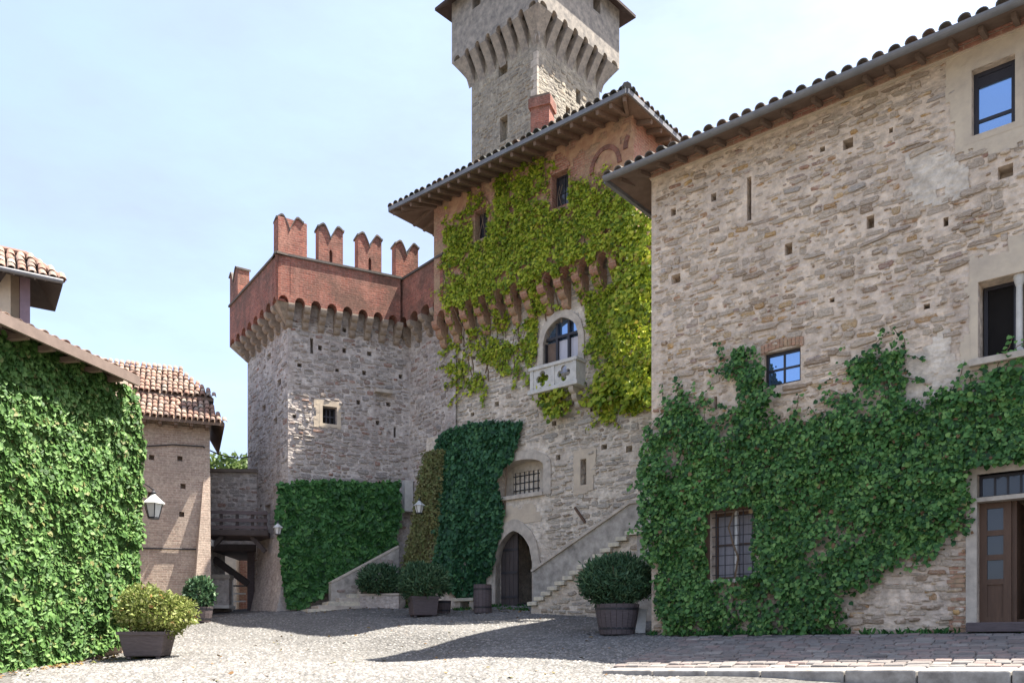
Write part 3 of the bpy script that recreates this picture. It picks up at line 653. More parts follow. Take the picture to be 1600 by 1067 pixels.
# ------------------------------------------------------------------ raised pavement in front of the stone wing
KB0 = at(945, 1047, 12.1); KB1 = at(1640, 1047, 8.3)
kd = (KB1 - KB0); kd.z = 0; KL = kd.length; kdir = kd.normalized()
def pave(s, t):
    """s along the kerb 0..1, t from kerb (0) to wall (1)"""
    a = KB0.lerp(KB1, s)
    w0 = RB.pt(RB.u(1052), RB.z(1052, 992), -0.02); w1 = RB.pt(RB.u(1660), RB.z(1660, 986), -0.02)
    return a.lerp(w0.lerp(w1, s), t)
mb = MB(); N_ = 24
for i in range(N_):
    for j in range(10): mb.quad(pave(i / N_, j / 10) - Z * 0.025, pave((i + 1) / N_, j / 10) - Z * 0.025, pave((i + 1) / N_, (j + 1) / 10) - Z * 0.025, pave(i / N_, (j + 1) / 10) - Z * 0.025)
for i in range(N_): mb.quad(pave(i / N_, 0) - Z * 0.5, pave((i + 1) / N_, 0) - Z * 0.5, pave((i + 1) / N_, 0) - Z * 0.025, pave(i / N_, 0) - Z * 0.025)
for j in range(10): mb.quad(pave(0, j / 10) - Z * 0.5, pave(0, j / 10) - Z * 0.025, pave(0, (j + 1) / 10) - Z * 0.025, pave(0, (j + 1) / 10) - Z * 0.5)
PAVE = mb.build('pavement', m_plain('paving_bed', (0.20, 0.185, 0.17), 0.95, 0.1, 0.5, 12, 0.6)); tag(PAVE, kind='structure', label='raised stone pavement along the stone wing')
rr = random.Random(5); rest = MB(); pv_list = []; t = 0.085; 
while t < 0.985:
    dt = rr.uniform(0.040, 0.056) if t < 0.5 else rr.uniform(0.05, 0.07); s_ = rr.uniform(-0.03, 0)
    while s_ < 1.0:
        ds = rr.uniform(0.028, 0.05)
        pv_list.append((max(s_, 0) + 0.0012, min(s_ + ds, 1) - 0.0012, t + 0.004, min(t + dt, 0.995) - 0.004, rr.uniform(-0.012, 0.012))); s_ += ds
    t += dt
def paver(mm, s0, s1, t0, t1, h):
    c = [pave(s0, t0), pave(s1, t0), pave(s1, t1), pave(s0, t1)]; ce = sum(c, Vector()) / 4; top = [ce + (p - ce) * 0.9 + Z * (h + rr.uniform(-0.004, 0.004)) for p in c]
    mid = [p + Z * (h - 0.012) for p in c]; mm.add([p - Z * 0.05 for p in c] + mid + top, [(0, 1, 5, 4), (1, 2, 6, 5), (2, 3, 7, 6), (3, 0, 4, 7), (4, 5, 9, 8), (5, 6, 10, 9), (6, 7, 11, 10), (7, 4, 8, 11), (8, 9, 10, 11)])
pv_list.sort(key=lambda p: p[2])
for k, p in enumerate(pv_list):
    if p[1] - p[0] < 0.006: continue
    if k < 300: mb = MB(); paver(mb, *p); mb.build('paver', PAVER, PAVE)
    else: paver(rest, *p)
if rest.v: rest.build('small_pavers', PAVER, PAVE, kind='stuff')
s_ = 0.0
while s_ < 1.0:
    ds = rr.uniform(0.13, 0.24); e = min(s_ + ds, 1.0); a = pave(s_ + 0.001, 0); b = pave(e - 0.001, 0); f = Vector((kdir.y, -kdir.x, 0)); h = rr.uniform(0.0, 0.012)
    mb = MB(); mb.hexa([a + f * 0.08 - Z * 0.3, b + f * 0.08 - Z * 0.3, b - f * 0.3 - Z * 0.3, a - f * 0.3 - Z * 0.3, a + f * 0.08 + Z * h, b + f * 0.08 + Z * h, b - f * 0.3 + Z * (h + 0.03), a - f * 0.3 + Z * (h + 0.03)])
    mb.build('kerb_stone', KERB, PAVE, bevel=0.025); s_ = e

# ------------------------------------------------------------------ STONE WING on the right
wing = thing('stone_wing', 'long rubble stone wing with tiled eave and gutter on the right', 'building', RB.pt(0, 1.5))
def hol(pl, x0, x1, y0, y1, dep=0.3, o=0.0, at_y=None):
    """opening from picture corners measured on its left edge (x0) and right edge"""
    u0 = pl.u(x0, 500, o); u1 = pl.u(x1, 500, o); return (u0, u1, pl.z(x0, y1, o), pl.z(x0, y0, o), dep)
zt = RB.z(1018, 283); U1 = 15.0; US = 9.8
H_TOP = hol(RB, 1519, 1586, 112, 214, 0.32); H_MID = hol(RB, 1529, 1640, 442, 563, 0.45); H_SM = hol(RB, 1194, 1251, 553, 606, 0.25)
H_LOW = hol(RB, 1110, 1181, 801, 906, 0.3); H_DOOR = hol(RB, 1527, 1640, 742, 972, 1.6)
putlogs = [(1325, 228, 16, 16), (1360, 349, 12, 20), (1232, 391, 12, 18), (1571, 272, 24, 20), (1056, 438, 14, 14), (1115, 310, 8, 12), (1052, 333, 8, 12), (1478, 348, 8, 14), (1285, 235, 8, 8), (1118, 630, 5, 20), (1392, 205, 6, 8), (1448, 480, 10, 8), (1300, 470, 8, 7)]
HOLES = [H_TOP, H_MID, H_SM, H_LOW, H_DOOR, hol(RB, 1167, 1174, 278, 346, 0.4)] + [hol(RB, x - w / 2, x + w / 2, y - h / 2, y + h / 2, 0.28) for x, y, w, h in putlogs]
mb = MB(); wall(mb, RB, 0, U1, 0.6, zt, HOLES)
dback = 8.0
mb.quad(RB.pt(0, 0.6, -dback), RB.pt(0, 0.6, 0), RB.pt(0, zt, 0), RB.pt(0, zt, -dback)); mb.quad(RB.pt(U1, 0.6, 0), RB.pt(U1, 0.6, -dback), RB.pt(U1, zt, -dback), RB.pt(U1, zt, 0)); mb.quad(RB.pt(U1, 0.6, -dback), RB.pt(0, 0.6, -dback), RB.pt(0, zt, -dback), RB.pt(U1, zt, -dback))
WW = mb.build('wall', MORTAR_A, wing)
PT1 = [RB.hit(*p) for p in ((1478, 78), (1700, -20), (1700, 215), (1640, 215), (1520, 240), (1490, 250), (1478, 180))]
PT2 = [RB.hit(*p) for p in ((1508, 408), (1720, 330), (1720, 560), (1600, 600), (1500, 600), (1506, 500))]
PT3 = [RB.hit(*p) for p in ((1375, 560), (1480, 520), (1510, 600), (1430, 660), (1350, 650))]
PT4 = [RB.hit(*p) for p in ((1508, 735), (1720, 680), (1720, 990), (1512, 990), (1515, 860))]
PT5 = [RB.hit(*p) for p in ((1430, 240), (1500, 255), (1510, 300), (1440, 330), (1415, 300))]
for P_, H_, sd in ((PT1, H_TOP, 2), (PT2, H_MID, 3), (PT4, H_DOOR, 4)): mb = MB(); patch(mb, RB, P_, [H_], seed=sd, o=0.02); mb.build('plaster_surround', PLASTER, WW)
for P_, sd in ((PT5, 5), (PT3, 7)): mb = MB(); patch(mb, RB, P_, [], seed=sd, edge=0.2, o=0.02); mb.build('plaster_patch', MORTAR_K, WW)
IVY_R = [(1000, 690), (1032, 668), (1025, 630), (1050, 608), (1080, 625), (1082, 668), (1138, 668), (1148, 640), (1130, 575), (1150, 548), (1190, 560), (1206, 590), (1202, 660), (1240, 668), (1310, 636), (1325, 570), (1395, 545), (1408, 568), (1385, 610), (1400, 628), (1480, 612), (1540, 590), (1600, 560), (1720, 540), (1720, 660), (1530, 745), (1500, 770), (1490, 800), (1470, 855), (1400, 870), (1340, 900), (1300, 950), (1270, 985), (1200, 970), (1130, 980), (1060, 990), (1030, 960), (1012, 860), (1000, 780)]
IVY_R_UV = [RB.hit(x, y, 0.15) for x, y in IVY_R]
def rb_hide(u, z):
    if any(inpoly([u], [z], P)[0] for P in (PT1, PT2, PT4)): return True
    if any(inpoly([u], [z], P)[0] for P in (PT3, PT5)): return random.random() < 0.7
    return bool(inpoly([u], [z], IVY_R_UV)[0]) and random.random() < 0.8
lay_chips(RB, 0, US, 1.4, zt, HOLES, WW, ST_A, 26, 22, hide=rb_hide)
lay_stones(RB, 0.0, US, 1.43, zt, HOLES, WW, ST_A, rowh=(0.04, 0.09), w=(0.08, 0.3), proud=(0.01, 0.04), cover=0.5, nparts=0, hide=rb_hide, seed=23, gap=.05)
lay_stones(RB, 0.02, US, 1.4, zt, HOLES, WW, ST_A, rowh=(0.06, 0.155), w=(0.1, 0.44), proud=(0.01, 0.05), cover=0.68, hide=rb_hide, seed=21)
# windows
def sill(parent, pl, u0, u1, z, mat, out=0.12, t=0.09, ex=0.12, name='sill'): return MB().box(pl, u0 - ex, u1 + ex, z - t, z, -0.05, out).build(name, mat, parent, bevel=0.012)
h = H_TOP; w = window(wing, RB, h[0], h[1], h[2], h[3], -0.12, 1, 3, FRAME_D, GLASS_B, 0.07, 0.05, zsplit=[h[2] + 0.07, h[2] + (h[3] - h[2]) * 0.26, h[2] + (h[3] - h[2]) * 0.80, h[3] - 0.07], label='modern dark framed window reflecting blue sky')
MB().box(RB, h[0] + 0.07, h[1] - 0.07, h[2] + (h[3] - h[2]) * 0.80, h[3] - 0.08, -0.16, -0.125).build('roller_blind_box', FRAME_D, w)
h = H_MID; um = RB.u(1591, 500)
w = window(wing, RB, h[0] + 0.02, um - 0.05, h[2], h[3], -0.3, 1, 1, FRAME_D, DARK, 0.06, 0.035, label='dark open casement beside a pale stone column')
w2 = window(wing, RB, um + 0.05, h[1], h[2], h[3], -0.3, 1, 1, FRAME_D, DARK, 0.06, 0.035)
c = RB.pt(um, h[2], -0.10)
MB().lathe(c, [(0.075, 0), (0.08, 0.05), (0.055, 0.09), (0.05, 0.12), (0.047, h[3] - h[2] - 0.18), (0.065, h[3] - h[2] - 0.13), (0.085, h[3] - h[2] - 0.05), (0.085, h[3] - h[2])], 16).build('column', PALE_STONE, wing, smooth=False, label='slim pale stone column dividing the window')
sill(wing, RB, h[0], h[1], h[2], DRESSED, 0.14, 0.11)
h = H_SM; window(wing, RB, h[0], h[1], h[2], h[3], -0.10, 2, 2, FRAME_D, GLASS_B, 0.055, 0.035, label='small four-pane window under a shallow brick arch')
nb = 11
for i in range(nb):
    a0 = -0.14 + 0.28 * i / nb; uc = h[0] - 0.06 + (h[1] - h[0] + 0.12) * (i + 0.5) / nb; zc = h[3] + 0.07 + 0.07 * (1 - ((i + 0.5) / nb * 2 - 1) ** 2)
    mb = MB(); wv = (h[1] - h[0] + 0.12) / nb * 0.44; mb.box(RB, uc - wv, uc + wv, zc - 0.09, zc + 0.07, -0.05, 0.03); mb.build('arch_brick', BRICK_P, WW)
h = H_LOW; w = window(wing, RB, h[0], h[1], h[2], h[3], -0.22, 2, 2, WOOD_B, CURTAIN, 0.06, 0.04, label='net-curtained window behind an iron grille, framed by ivy', zsplit=[h[2] + 0.06, h[2] + (h[3] - h[2]) * 0.52, h[3] - 0.06])
MB().box(RB, (h[0] + h[1]) / 2 - 0.035, (h[0] + h[1]) / 2 + 0.035, h[2], h[3], -0.20, -0.12).build('mullion', WHITE_P, w)
for i in range(5): u = h[0] + (h[1] - h[0]) * (i + 0.5) / 5; MB().tube([RB.pt(u, h[2], -0.06), RB.pt(u, h[3], -0.06)], 0.01, 6).build('grille_bar', IRON, w)
for i in range(7): z = h[2] + (h[3] - h[2]) * (i + 0.5) / 7; MB().tube([RB.pt(h[0], z, -0.075), RB.pt(h[1], z, -0.075)], 0.008, 6).build('grille_bar', IRON, w)
MB().box(RB, h[0] - 0.12, h[1] + 0.1, h[3], h[3] + 0.1, -0.05, 0.05).build('lintel', WOOD_B, wing); MB().box(RB, h[0] - 0.1, h[0] - 0.005, h[2], h[3], -0.05, 0.04).build('window_post', WOOD_B, wing)
sill(wing, RB, h[0], h[1], h[2], DRESSED, 0.1, 0.08)
# doorway with transom light
h = H_DOOR; zb = RB.z(1527, 778)
dt_ = MB(); dt_.box(RB, h[0] - 0.16, h[0], 1.4, h[3] + 0.13, -0.2, 0.05); dt_.box(RB, h[0], h[1], h[3], h[3] + 0.13, -0.2, 0.05); dt_.box(RB, h[0], h[1], zb - 0.07, zb, -0.2, 0.045)
door = dt_.build('door_surround', DRESSED, wing)
window(wing, RB, h[0], h[1], zb, h[3], -0.15, 5, 1, FRAME_D, GLASS_D, 0.04, 0.03, name='transom_light', label='dark transom light above the doorway')
ud = RB.u(1577, 850); leaf = MB(); fw = 0.11; ztop = zb - 0.07; zbt = h[2]
leaf.box(RB, h[0], h[0] + fw, zbt, ztop, -0.22, -0.16); leaf.box(RB, ud - fw, ud, zbt, ztop, -0.22, -0.16)
for zz_ in (zbt, zbt + 0.62, zbt + 1.02, zbt + 1.42, ztop - 0.1): leaf.box(RB, h[0] + fw, ud - fw, zz_, zz_ + 0.09, -0.215, -0.165)
dl = leaf.build('door_leaf', WOOD_B, wing, label='brown half-glazed door leaf, closed')
MB().box(RB, h[0] + fw, ud - fw, zbt + 0.09, zbt + 0.62, -0.21, -0.185).build('lower_panel', WOOD_B, dl)
for a, b in ((0.71, 1.02), (1.11, 1.42), (1.51, ztop - zbt - 0.1)):
    if b > a: MB().box(RB, h[0] + fw, ud - fw, zbt + a, zbt + b, -0.20, -0.19).build('pane', GLASS_D, dl)
lf = MB(); p = RB.pt(h[1] - 0.05, 0, -0.2)
MB().box(RB, ud + 0.02, h[1], zbt, zbt + 0.05, -1.5, -0.3).build('threshold', WOOD_B, wing)
MB().box(RB, ud + 0.0, ud + 0.07, zbt, ztop, -0.9, -0.22).build('open_leaf', WOOD_B, wing, label='second door leaf standing open inwards')
MB().box(RB, h[0] - 0.1, h[1], h[2] - 0.16, h[2] - 0.005, -0.3, 0.34).build('door_step', WOOD_G, wing, bevel=0.015)
mb = MB(); rb_ = random.Random(9); z = 1.5
while z < RB.z(1500, 860):
    if rb_.random() < 0.7: MB().box(RB, h[0] - 0.16 - rb_.uniform(0.2, 0.3), h[0] - 0.17, z, z + 0.06, -0.05, rb_.uniform(0.0, 0.035)).build('jamb_brick', BRICK_P, WW)
    z += 0.075
# iron straps on the wall
# roof: boarded slab, rafters, gutter, tiles
OE = 0.65; SL = math.radians(15); ze = RB.z(956, 279, OE)
def eave_z(o): return ze + (OE - o) * math.tan(SL)
mb = MB()
def slabpt(u, o, dz): return RB.pt(u, eave_z(o) + dz, o)
ub0, ub1 = -OE, U1 + OE; rid = -dback / 2
mb.hexa([slabpt(ub0, OE, 0), slabpt(ub1, OE, 0), slabpt(ub1, rid, 0), slabpt(ub0 + 3, rid, 0), slabpt(ub0, OE, 0.05), slabpt(ub1, OE, 0.05), slabpt(ub1, rid, 0.05), slabpt(ub0 + 3, rid, 0.05)])
def backz(o): return eave_z(rid) - (rid - o) * math.tan(SL)
OB = -dback - OE
mb.hexa([RB.pt(ub0 + 3, backz(rid), rid), RB.pt(ub1, backz(rid), rid), RB.pt(ub1, backz(OB), OB), RB.pt(ub0, backz(OB), OB), RB.pt(ub0 + 3, backz(rid) + .05, rid), RB.pt(ub1, backz(rid) + .05, rid), RB.pt(ub1, backz(OB) + .05, OB), RB.pt(ub0, backz(OB) + .05, OB)])
mb.add([slabpt(ub0, OE, 0), slabpt(ub0 + 3, rid, 0), RB.pt(ub0, backz(OB), OB), slabpt(ub0, OE, 0.05), slabpt(ub0 + 3, rid, 0.05), RB.pt(ub0, backz(OB) + 0.05, OB)], [(0, 2, 1), (3, 4, 5), (0, 3, 5, 2)])
roof = mb.build('roof', WOOD_S, wing)
zs_ = eave_z(0) - 0.02
for i in range(34):
    u = -0.5 + i * 0.45 + random.uniform(-.05, .05); MB().hexa([slabpt(u - .035, OE - .16, -.09), slabpt(u + .035, OE - .16, -.09), slabpt(u + .035, -.2, -.11), slabpt(u - .035, -.2, -.11), slabpt(u - .035, OE - .16, -.004), slabpt(u + .035, OE - .16, -.004), slabpt(u + .035, -.2, -.004), slabpt(u - .035, -.2, -.004)]).build('rafter', WOOD_S, roof)
MB().box(RB, 0, U1, zt - 0.01, eave_z(0) - 0.01, -0.3, 0.05).build('wall_plate', PLASTER, wing)
for i in range(3): MB().box(RB, -0.02, U1, zt + 0.02 + i * 0.09, zt + 0.085 + i * 0.09, -0.2, 0.07 + 0.035 * i).build('eave_course', BRICK_P, wing)
mb = MB(); prof = []
for k in range(9): a = math.pi * (1 + k / 8); prof.append((0.085 * math.cos(a), 0.085 * math.sin(a)))
prof += [(x * 0.85, y * 0.85) for x, y in reversed(prof)]
gp = lambda u: [RB.pt(u, ze + 0.02 + y, OE + 0.09 + x) for x, y in prof]
mb.prism(gp(-OE - 0.05), RB.d * (U1 + 2 * OE)); mb.build('gutter', ZINC, roof)
mb = MB(); mb.beam(RB.pt(-OE - 0.05, ze, OE + .05), RB.pt(-OE - 0.05, ze, -dback - OE), 0.08, 0.14); mb.build('verge_board', ZINC, roof)
TM = tile_mesh('roof_tile', 0.098, 0.46, TILE_G)
tile_rows(TM, RB, -OE, U1 + OE, ze + 0.075, OE + 0.07, SL, 4, 0.255, 0.46, roof, seed=8, lift=0.02)
# plant climbing the wing
ivy('climbing_ivy', 'deep green ivy covering the lower wall of the stone wing', 'ivy', RB, IVY_R, 1500, 0.075, 0.38, LEAF_R, 31, edge=0.2, shoots=110, sparse=lambda u, z: np.clip((fbm(u * 1.7, z * 1.7, 5) - 0.27) * 7, 0.25, 1), hole=[(H_LOW[0] - .02, H_LOW[1] + .02, H_LOW[2] + .02, H_LOW[3] + .05), (H_SM[0] + .07, H_SM[1], H_SM[2] - .02, H_SM[3]), (H_DOOR[0] - .05, 99, 0, H_DOOR[3] + .1)])
# ------------------------------------------------------------------ KEEP in the middle, creeper-covered
keep = thing('keep', 'square stone keep with creeper, corbelled brick top and hipped roof', 'castle keep', KS.pt(3, 2.3))
uR = KU.u(986, 300, 0) ; uL = KU.u(678, 400, 0)          # corners of the overhanging top storey on plane KU
K_top = KU.z(800, 262) ; KzA = KU.z(800, 436); Kz_c0 = KS.z(800, 512)
H_K1 = hol(KU, 742, 762, 332, 377, 0.4); H_K2 = hol(KU, 862, 888, 274, 328, 0.4)
mb = MB(); wall(mb, KU, uL, uR, KzA, K_top + 0.6, [H_K1, H_K2])
DK = 8.0
mb.quad(KU.pt(uR, KzA, 0), KU.pt(uR, KzA, -DK), KU.pt(uR, K_top + .6, -DK), KU.pt(uR, K_top + .6, 0))
mb.quad(KU.pt(uL, KzA, -DK), KU.pt(uL, KzA, 0), KU.pt(uL, K_top + .6, 0), KU.pt(uL, K_top + .6, -DK))
mb.quad(KU.pt(uR, KzA, -DK), KU.pt(uL, KzA, -DK), KU.pt(uL, K_top + .6, -DK), KU.pt(uR, K_top + .6, -DK))
KUW = mb.build('upper_wall', BRICK_P, keep)
mb = MB(); 
for poly in ([(685, 300), (740, 285), (850, 235), (900, 205), (990, 175), (990, 330), (940, 330), (930, 240), (900, 235), (880, 262), (850, 265), (760, 300), (690, 350)],):
    patch(mb, KU, [KU.hit(*p) for p in poly], [H_K1, H_K2], seed=12, edge=0.6, o=0.015)
mb.build('worn_plaster', m_plain('ochre_plaster', (0.47, 0.31, 0.19), 0.95, 0.15, 0.5, 4.5, 0.8, col2=(0.33, 0.17, 0.11)), KUW)
# windows of the upper storey
for hh, lb in ((H_K1, 'narrow dark window near the left corner of the top storey'), (H_K2, 'taller dark arched window in the top storey')):
    w = window(keep, KU, hh[0] + 0.01, hh[1] - 0.01, hh[2] + 0.01, hh[3] - 0.01, -0.22, 2, 2, FRAME_D, GLASS_D, 0.05, 0.03, label=lb)
    C = arc(hh[0] - 0.08, hh[1] + 0.08, hh[3] + 0.02, 0.28, 10); D = arc(hh[0] + 0.03, hh[1] - 0.03, hh[3] + 0.02, 0.17, 10)
    m2 = MB()
    for i in range(10): 
        q = [C[i], C[i + 1], D[i + 1], D[i]]; m2.prism([KU.pt(a, b, 0.05) for a, b in q], -KU.n * 0.1)
    m2.build('arch_ring', BRICK_P, w)
# blind brick arches under the eave on the right
for (x0, x1, y) in ((922, 972, 275), (975, 1030, 235)):
    C = arc(KU.u(x0), KU.u(x1), KU.z(x0, y), 0.62, 10); D = arc(KU.u(x0) + .12, KU.u(x1) - .12, KU.z(x0, y), 0.50, 10)
    for i in range(10):
        if max(C[i][0], C[i + 1][0]) > uR: continue
        MB().prism([KU.pt(a, b, 0.05) for a, b in (C[i], C[i + 1], D[i + 1], D[i])], -KU.n * 0.08).build('arch_brick', BRICK, KUW)
# machicolation: arcade and corbels
nb = 12; bw = (uR - uL) / nb; mb = MB(); zs_k = KzA - 0.42
for i in range(nb): mb2 = MB(); arch_bay(mb2, KU, uL + i * bw, uL + (i + 1) * bw, 0.26, zs_k, 0.26, KzA, -0.3, 0.0); mb2.build('machicolation_arch', BRICK_P, keep)
CMK = corbel_mesh('corbel', 0.24, 0.55, zs_k - Kz_c0, 3, BRICK_P)
for i in range(nb + 1): inst('corbel', CMK, KS.mat(KS.u(0) * 0 + (KU.pt(uL + i * bw, 0) - KS.p0).dot(KS.d), zs_k, 0.0), keep)
# lower shaft
uS0 = 0.0; uS1 = KS.u(1034)
H_DR = hol(KS, 775, 833, 832, 952, 2.2); H_BAR = hol(KS, 778, 850, 724, 778, 0.45); H_SLIT = hol(KS, 908, 917, 718, 758, 0.4)
H_BAL = hol(KS, 850, 905, 505, 590, 0.5)
plk = [(776, 632, 7, 8), (738, 648, 6, 6), (866, 662, 7, 8), (944, 699, 9, 8), (872, 715, 7, 8), (983, 702, 10, 10), (905, 556, 5, 6), (740, 560, 6, 6), (925, 640, 6, 7)]
HK = [H_DR, H_BAR, H_SLIT, H_BAL] + [hol(KS, x - w / 2, x + w / 2, y - h / 2, y + h / 2, 0.3) for x, y, w, h in plk]
mb = MB(); wall(mb, KS, uS0, uS1, 1.2, KzA + 0.3, HK)
mb.quad(KS.pt(uS0, 1.2, -DK), KS.pt(uS0, 1.2, 0), KS.pt(uS0, KzA + .3, 0), KS.pt(uS0, KzA + .3, -DK)); mb.quad(KS.pt(uS1, 1.2, 0), KS.pt(uS1, 1.2, -DK), KS.pt(uS1, KzA - .6, -DK), KS.pt(uS1, KzA - .6, 0)); mb.quad(KS.pt(uS1, 1.2, -DK), KS.pt(uS0, 1.2, -DK), KS.pt(uS0, KzA, -DK), KS.pt(uS1, KzA, -DK))
KSW = mb.build('shaft_wall', MORTAR_K, keep)
# battered foot of the shaft, carrying the dark ivy
zF = KS.z(740, 668); zG = 2.0; OF = 0.95
def scarp(u, z):
    t = np.clip((zF - z) / (zF - zG), 0, 1); k = np.clip((KS.u(772) - u) / 1.1, 0, 1) ; return OF * t ** 1.3 * np.clip(k, 0, 1)
uSc0 = KS.u(672); mb = MB(); nu, nz = 14, 14
for i in range(nu):
    for j in range(nz):
        def sp(a, b):
            u = uSc0 - 0.15 + (KS.u(774) - uSc0 + 0.15) * a / nu; z = 1.2 + (zF - 1.2) * b / nz; return KS.pt(u, z, float(scarp(np.array(u), np.array(z))) + 0.01)
        mb.quad(sp(i, j), sp(i + 1, j), sp(i + 1, j + 1), sp(i, j + 1))
for j in range(nz):
    def sq(b, back):
        u = uSc0 - 0.15; z = 1.2 + (zF - 1.2) * b / nz; return KS.pt(u, z, -1.0 if back else float(scarp(np.array(u), np.array(z))) + 0.01)
    mb.quad(sq(j, 1), sq(j, 0), sq(j + 1, 0), sq(j + 1, 1))
mb.build('battered_foot', MORTAR_K, keep, smooth=True)
IVY_KD = [(676, 684), (690, 668), (720, 660), (760, 655), (806, 655), (806, 680), (795, 708), (770, 745), (764, 800), (750, 860), (738, 915), (730, 940), (676, 905)]
def kd_off(u, z): return scarp(u, z) + 0.02
IVY_KD_UV = [KS.hit(x, y, 0.3 if y < 760 else 0.8) for x, y in IVY_KD]
def ks_hide(u, z):
    if u < KS.u(772) and z < zF and float(scarp(np.array(u), np.array(z))) > 0.03: return True
    if KS.u(750) < u < KS.u(856) and z < KS.z(800, 700): return True
    if KS.u(838) < u < KS.u(915) and KS.z(838, 600) < z < KS.z(838, 490): return True
    return False
lay_chips(KS, 0, uS1, 2.2, KzA, HK, KSW, ST_K, 24, 42, hide=ks_hide)
lay_stones(KS, 0.02, uS1, 2.2, KzA + .2, HK, KSW, ST_K, rowh=(0.06, 0.15), w=(0.18, 0.55), proud=(0.015, 0.05), cover=0.85, hide=ks_hide, seed=41)
# segmental niche with barred window
def fill_arch(mm, pl, h, zs, rise, o0, o1, n=10, pointed=False):
    C = arc(h[0], h[1], zs, rise, n, pointed)
    for i in range(n):
        (a, b), (c, d) = C[i], C[i + 1]
        mm.quad(pl.pt(a, b, o1), pl.pt(c, d, o1), pl.pt(c, h[3] + 0.001, o1), pl.pt(a, h[3] + 0.001, o1)); mm.quad(pl.pt(a, b, o0), pl.pt(c, d, o0), pl.pt(c, d, o1), pl.pt(a, b, o1))
    return C
def ring(mm, pl, h, zs, rise, wd, o0, o1, z0=None, n=12, pointed=False, rise2=None):
    D = arc(h[0], h[1], zs, rise, n, pointed); C = arc(h[0] - wd, h[1] + wd, zs, rise2 or rise + wd, n, pointed)
    for i in range(n): mm.prism([pl.pt(a, b, o1) for a, b in (D[i], D[i + 1], C[i + 1], C[i])], -pl.n * (o1 - o0))
    if z0 is not None:
        mm.box(pl, h[0] - wd, h[0], z0, zs, o0, o1); mm.box(pl, h[1], h[1] + wd, z0, zs, o0, o1)
h = H_BAR; mb = MB(); fill_arch(mb, KS, h, h[3] - 0.30, 0.28, -0.45, 0.03); ring(mb, KS, h, h[3] - 0.30, 0.28, 0.28, 0.0, 0.045, z0=h[2] - 0.1, rise2=0.55); niche = mb.build('window_niche', DRESSED, keep)
hw = hol(KS, 800, 842, 736, 772, 0, o=-0.35); zt_ = h[2] + (h[3] - h[2]) * 0.62
mb = MB(); wall(mb, KS, h[0], h[1], h[2] - .02, h[3], [(hw[0], min(hw[1], h[1] - .1), h[2] + 0.12, zt_ + 0.12, 0.25)], o=-0.40); mb.build('niche_back', DRESSED, niche)
w = window(keep, KS, hw[0], min(hw[1], h[1] - .1), h[2] + 0.12, zt_ + 0.12, -0.5, 2, 2, WOOD_B, DARK, 0.05, 0.03, label='small barred window inside a segmental arched niche')
for i in range(6): u = hw[0] + (min(hw[1], h[1] - .1) - hw[0]) * (i + .5) / 6; MB().tube([KS.pt(u, h[2] + .12, -.42), KS.pt(u, zt_ + .12, -.42)], 0.016, 6).build('window_bar', IRON, w)
for i in range(3): z = h[2] + .12 + (zt_ - h[2]) * (i + .5) / 3; MB().tube([KS.pt(hw[0], z, -.43), KS.pt(min(hw[1], h[1] - .1), z, -.43)], 0.016, 6).build('window_bar', IRON, w)
sill(niche, KS, h[0], h[1], h[2], DRESSED, 0.1, 0.12, 0.0)
# pointed doorway
h = H_DR; zs_d = h[3] - 1.0; mb = MB(); 
hd = (h[0], h[1], h[2], h[3])
zap = h[3] - .01
mb = MB(); fill_arch(mb, KS, h, zs_d, zap - zs_d, -0.2, 0.004, 14, True); ring(mb, KS, hd, zs_d, zap - zs_d, 0.3, -0.2, 0.06, z0=1.6, n=14, pointed=True, rise2=zap - zs_d + 0.36)
D = arc(h[0], h[1], zs_d, zap - zs_d, 14, True)
doorway = mb.build('pointed_doorway', DRESSED, keep, label='pointed stone doorway at the foot of the keep')
mb = MB(); mb.box(KS, h[0] + .01, h[1] - .01, h[2], h[3], -2.15, -2.05); mb.build('passage_end', ROOMW, doorway)
um_ = h[0] + (h[1] - h[0]) * 0.47
for k in range(4): 
    a = h[0] + 0.02 + (um_ - h[0] - .02) * k / 4; MB().box(KS, a + .004, a + (um_ - h[0] - .02) / 4 - .004, h[2] + .02, h[3] - .01, -0.28, -0.22).build('door_plank', WOOD_D, doorway)
for zz_ in (0.35, 1.1, 1.8): MB().box(KS, h[0] + .03, um_ - .02, h[2] + zz_, h[2] + zz_ + 0.08, -0.22, -0.205).build('door_strap', IRON, doorway)
MB().box(KS, h[1] - 0.09, h[1] - 0.02, h[2], h[3], -1.15, -0.54).build('open_door_leaf', WOOD_B, doorway)
# slit with plaster surround and pale pointing round the doorway
mb = MB(); h = H_SLIT; patch(mb, KS, [(h[0] - .25, h[2] - .25), (h[1] + .3, h[2] - .25), (h[1] + .3, h[3] + .3), (h[0] - .25, h[3] + .3)], [h], seed=22, o=0.03, edge=0.06); mb.build('plaster_surround', PLASTER, KSW); mb = MB(); patch(mb, KS, [KS.hit(*p) for p in ((772, 800), (800, 790), (838, 790), (846, 815), (845, 850), (775, 850))], [(H_DR[0] - .3, H_DR[1] + .3, 0, zap + .2)], seed=23, o=0.012, edge=0.12)
mb.build('plaster_surround', PLASTER, KSW)
# leaning iron rod left on the wall
MB().beam(KS.pt(KS.u(900), KS.z(900, 793), .06), KS.pt(KS.u(916), KS.z(916, 816), .06), 0.06, 0.06).build('wall_spike', WOOD_B, KSW)
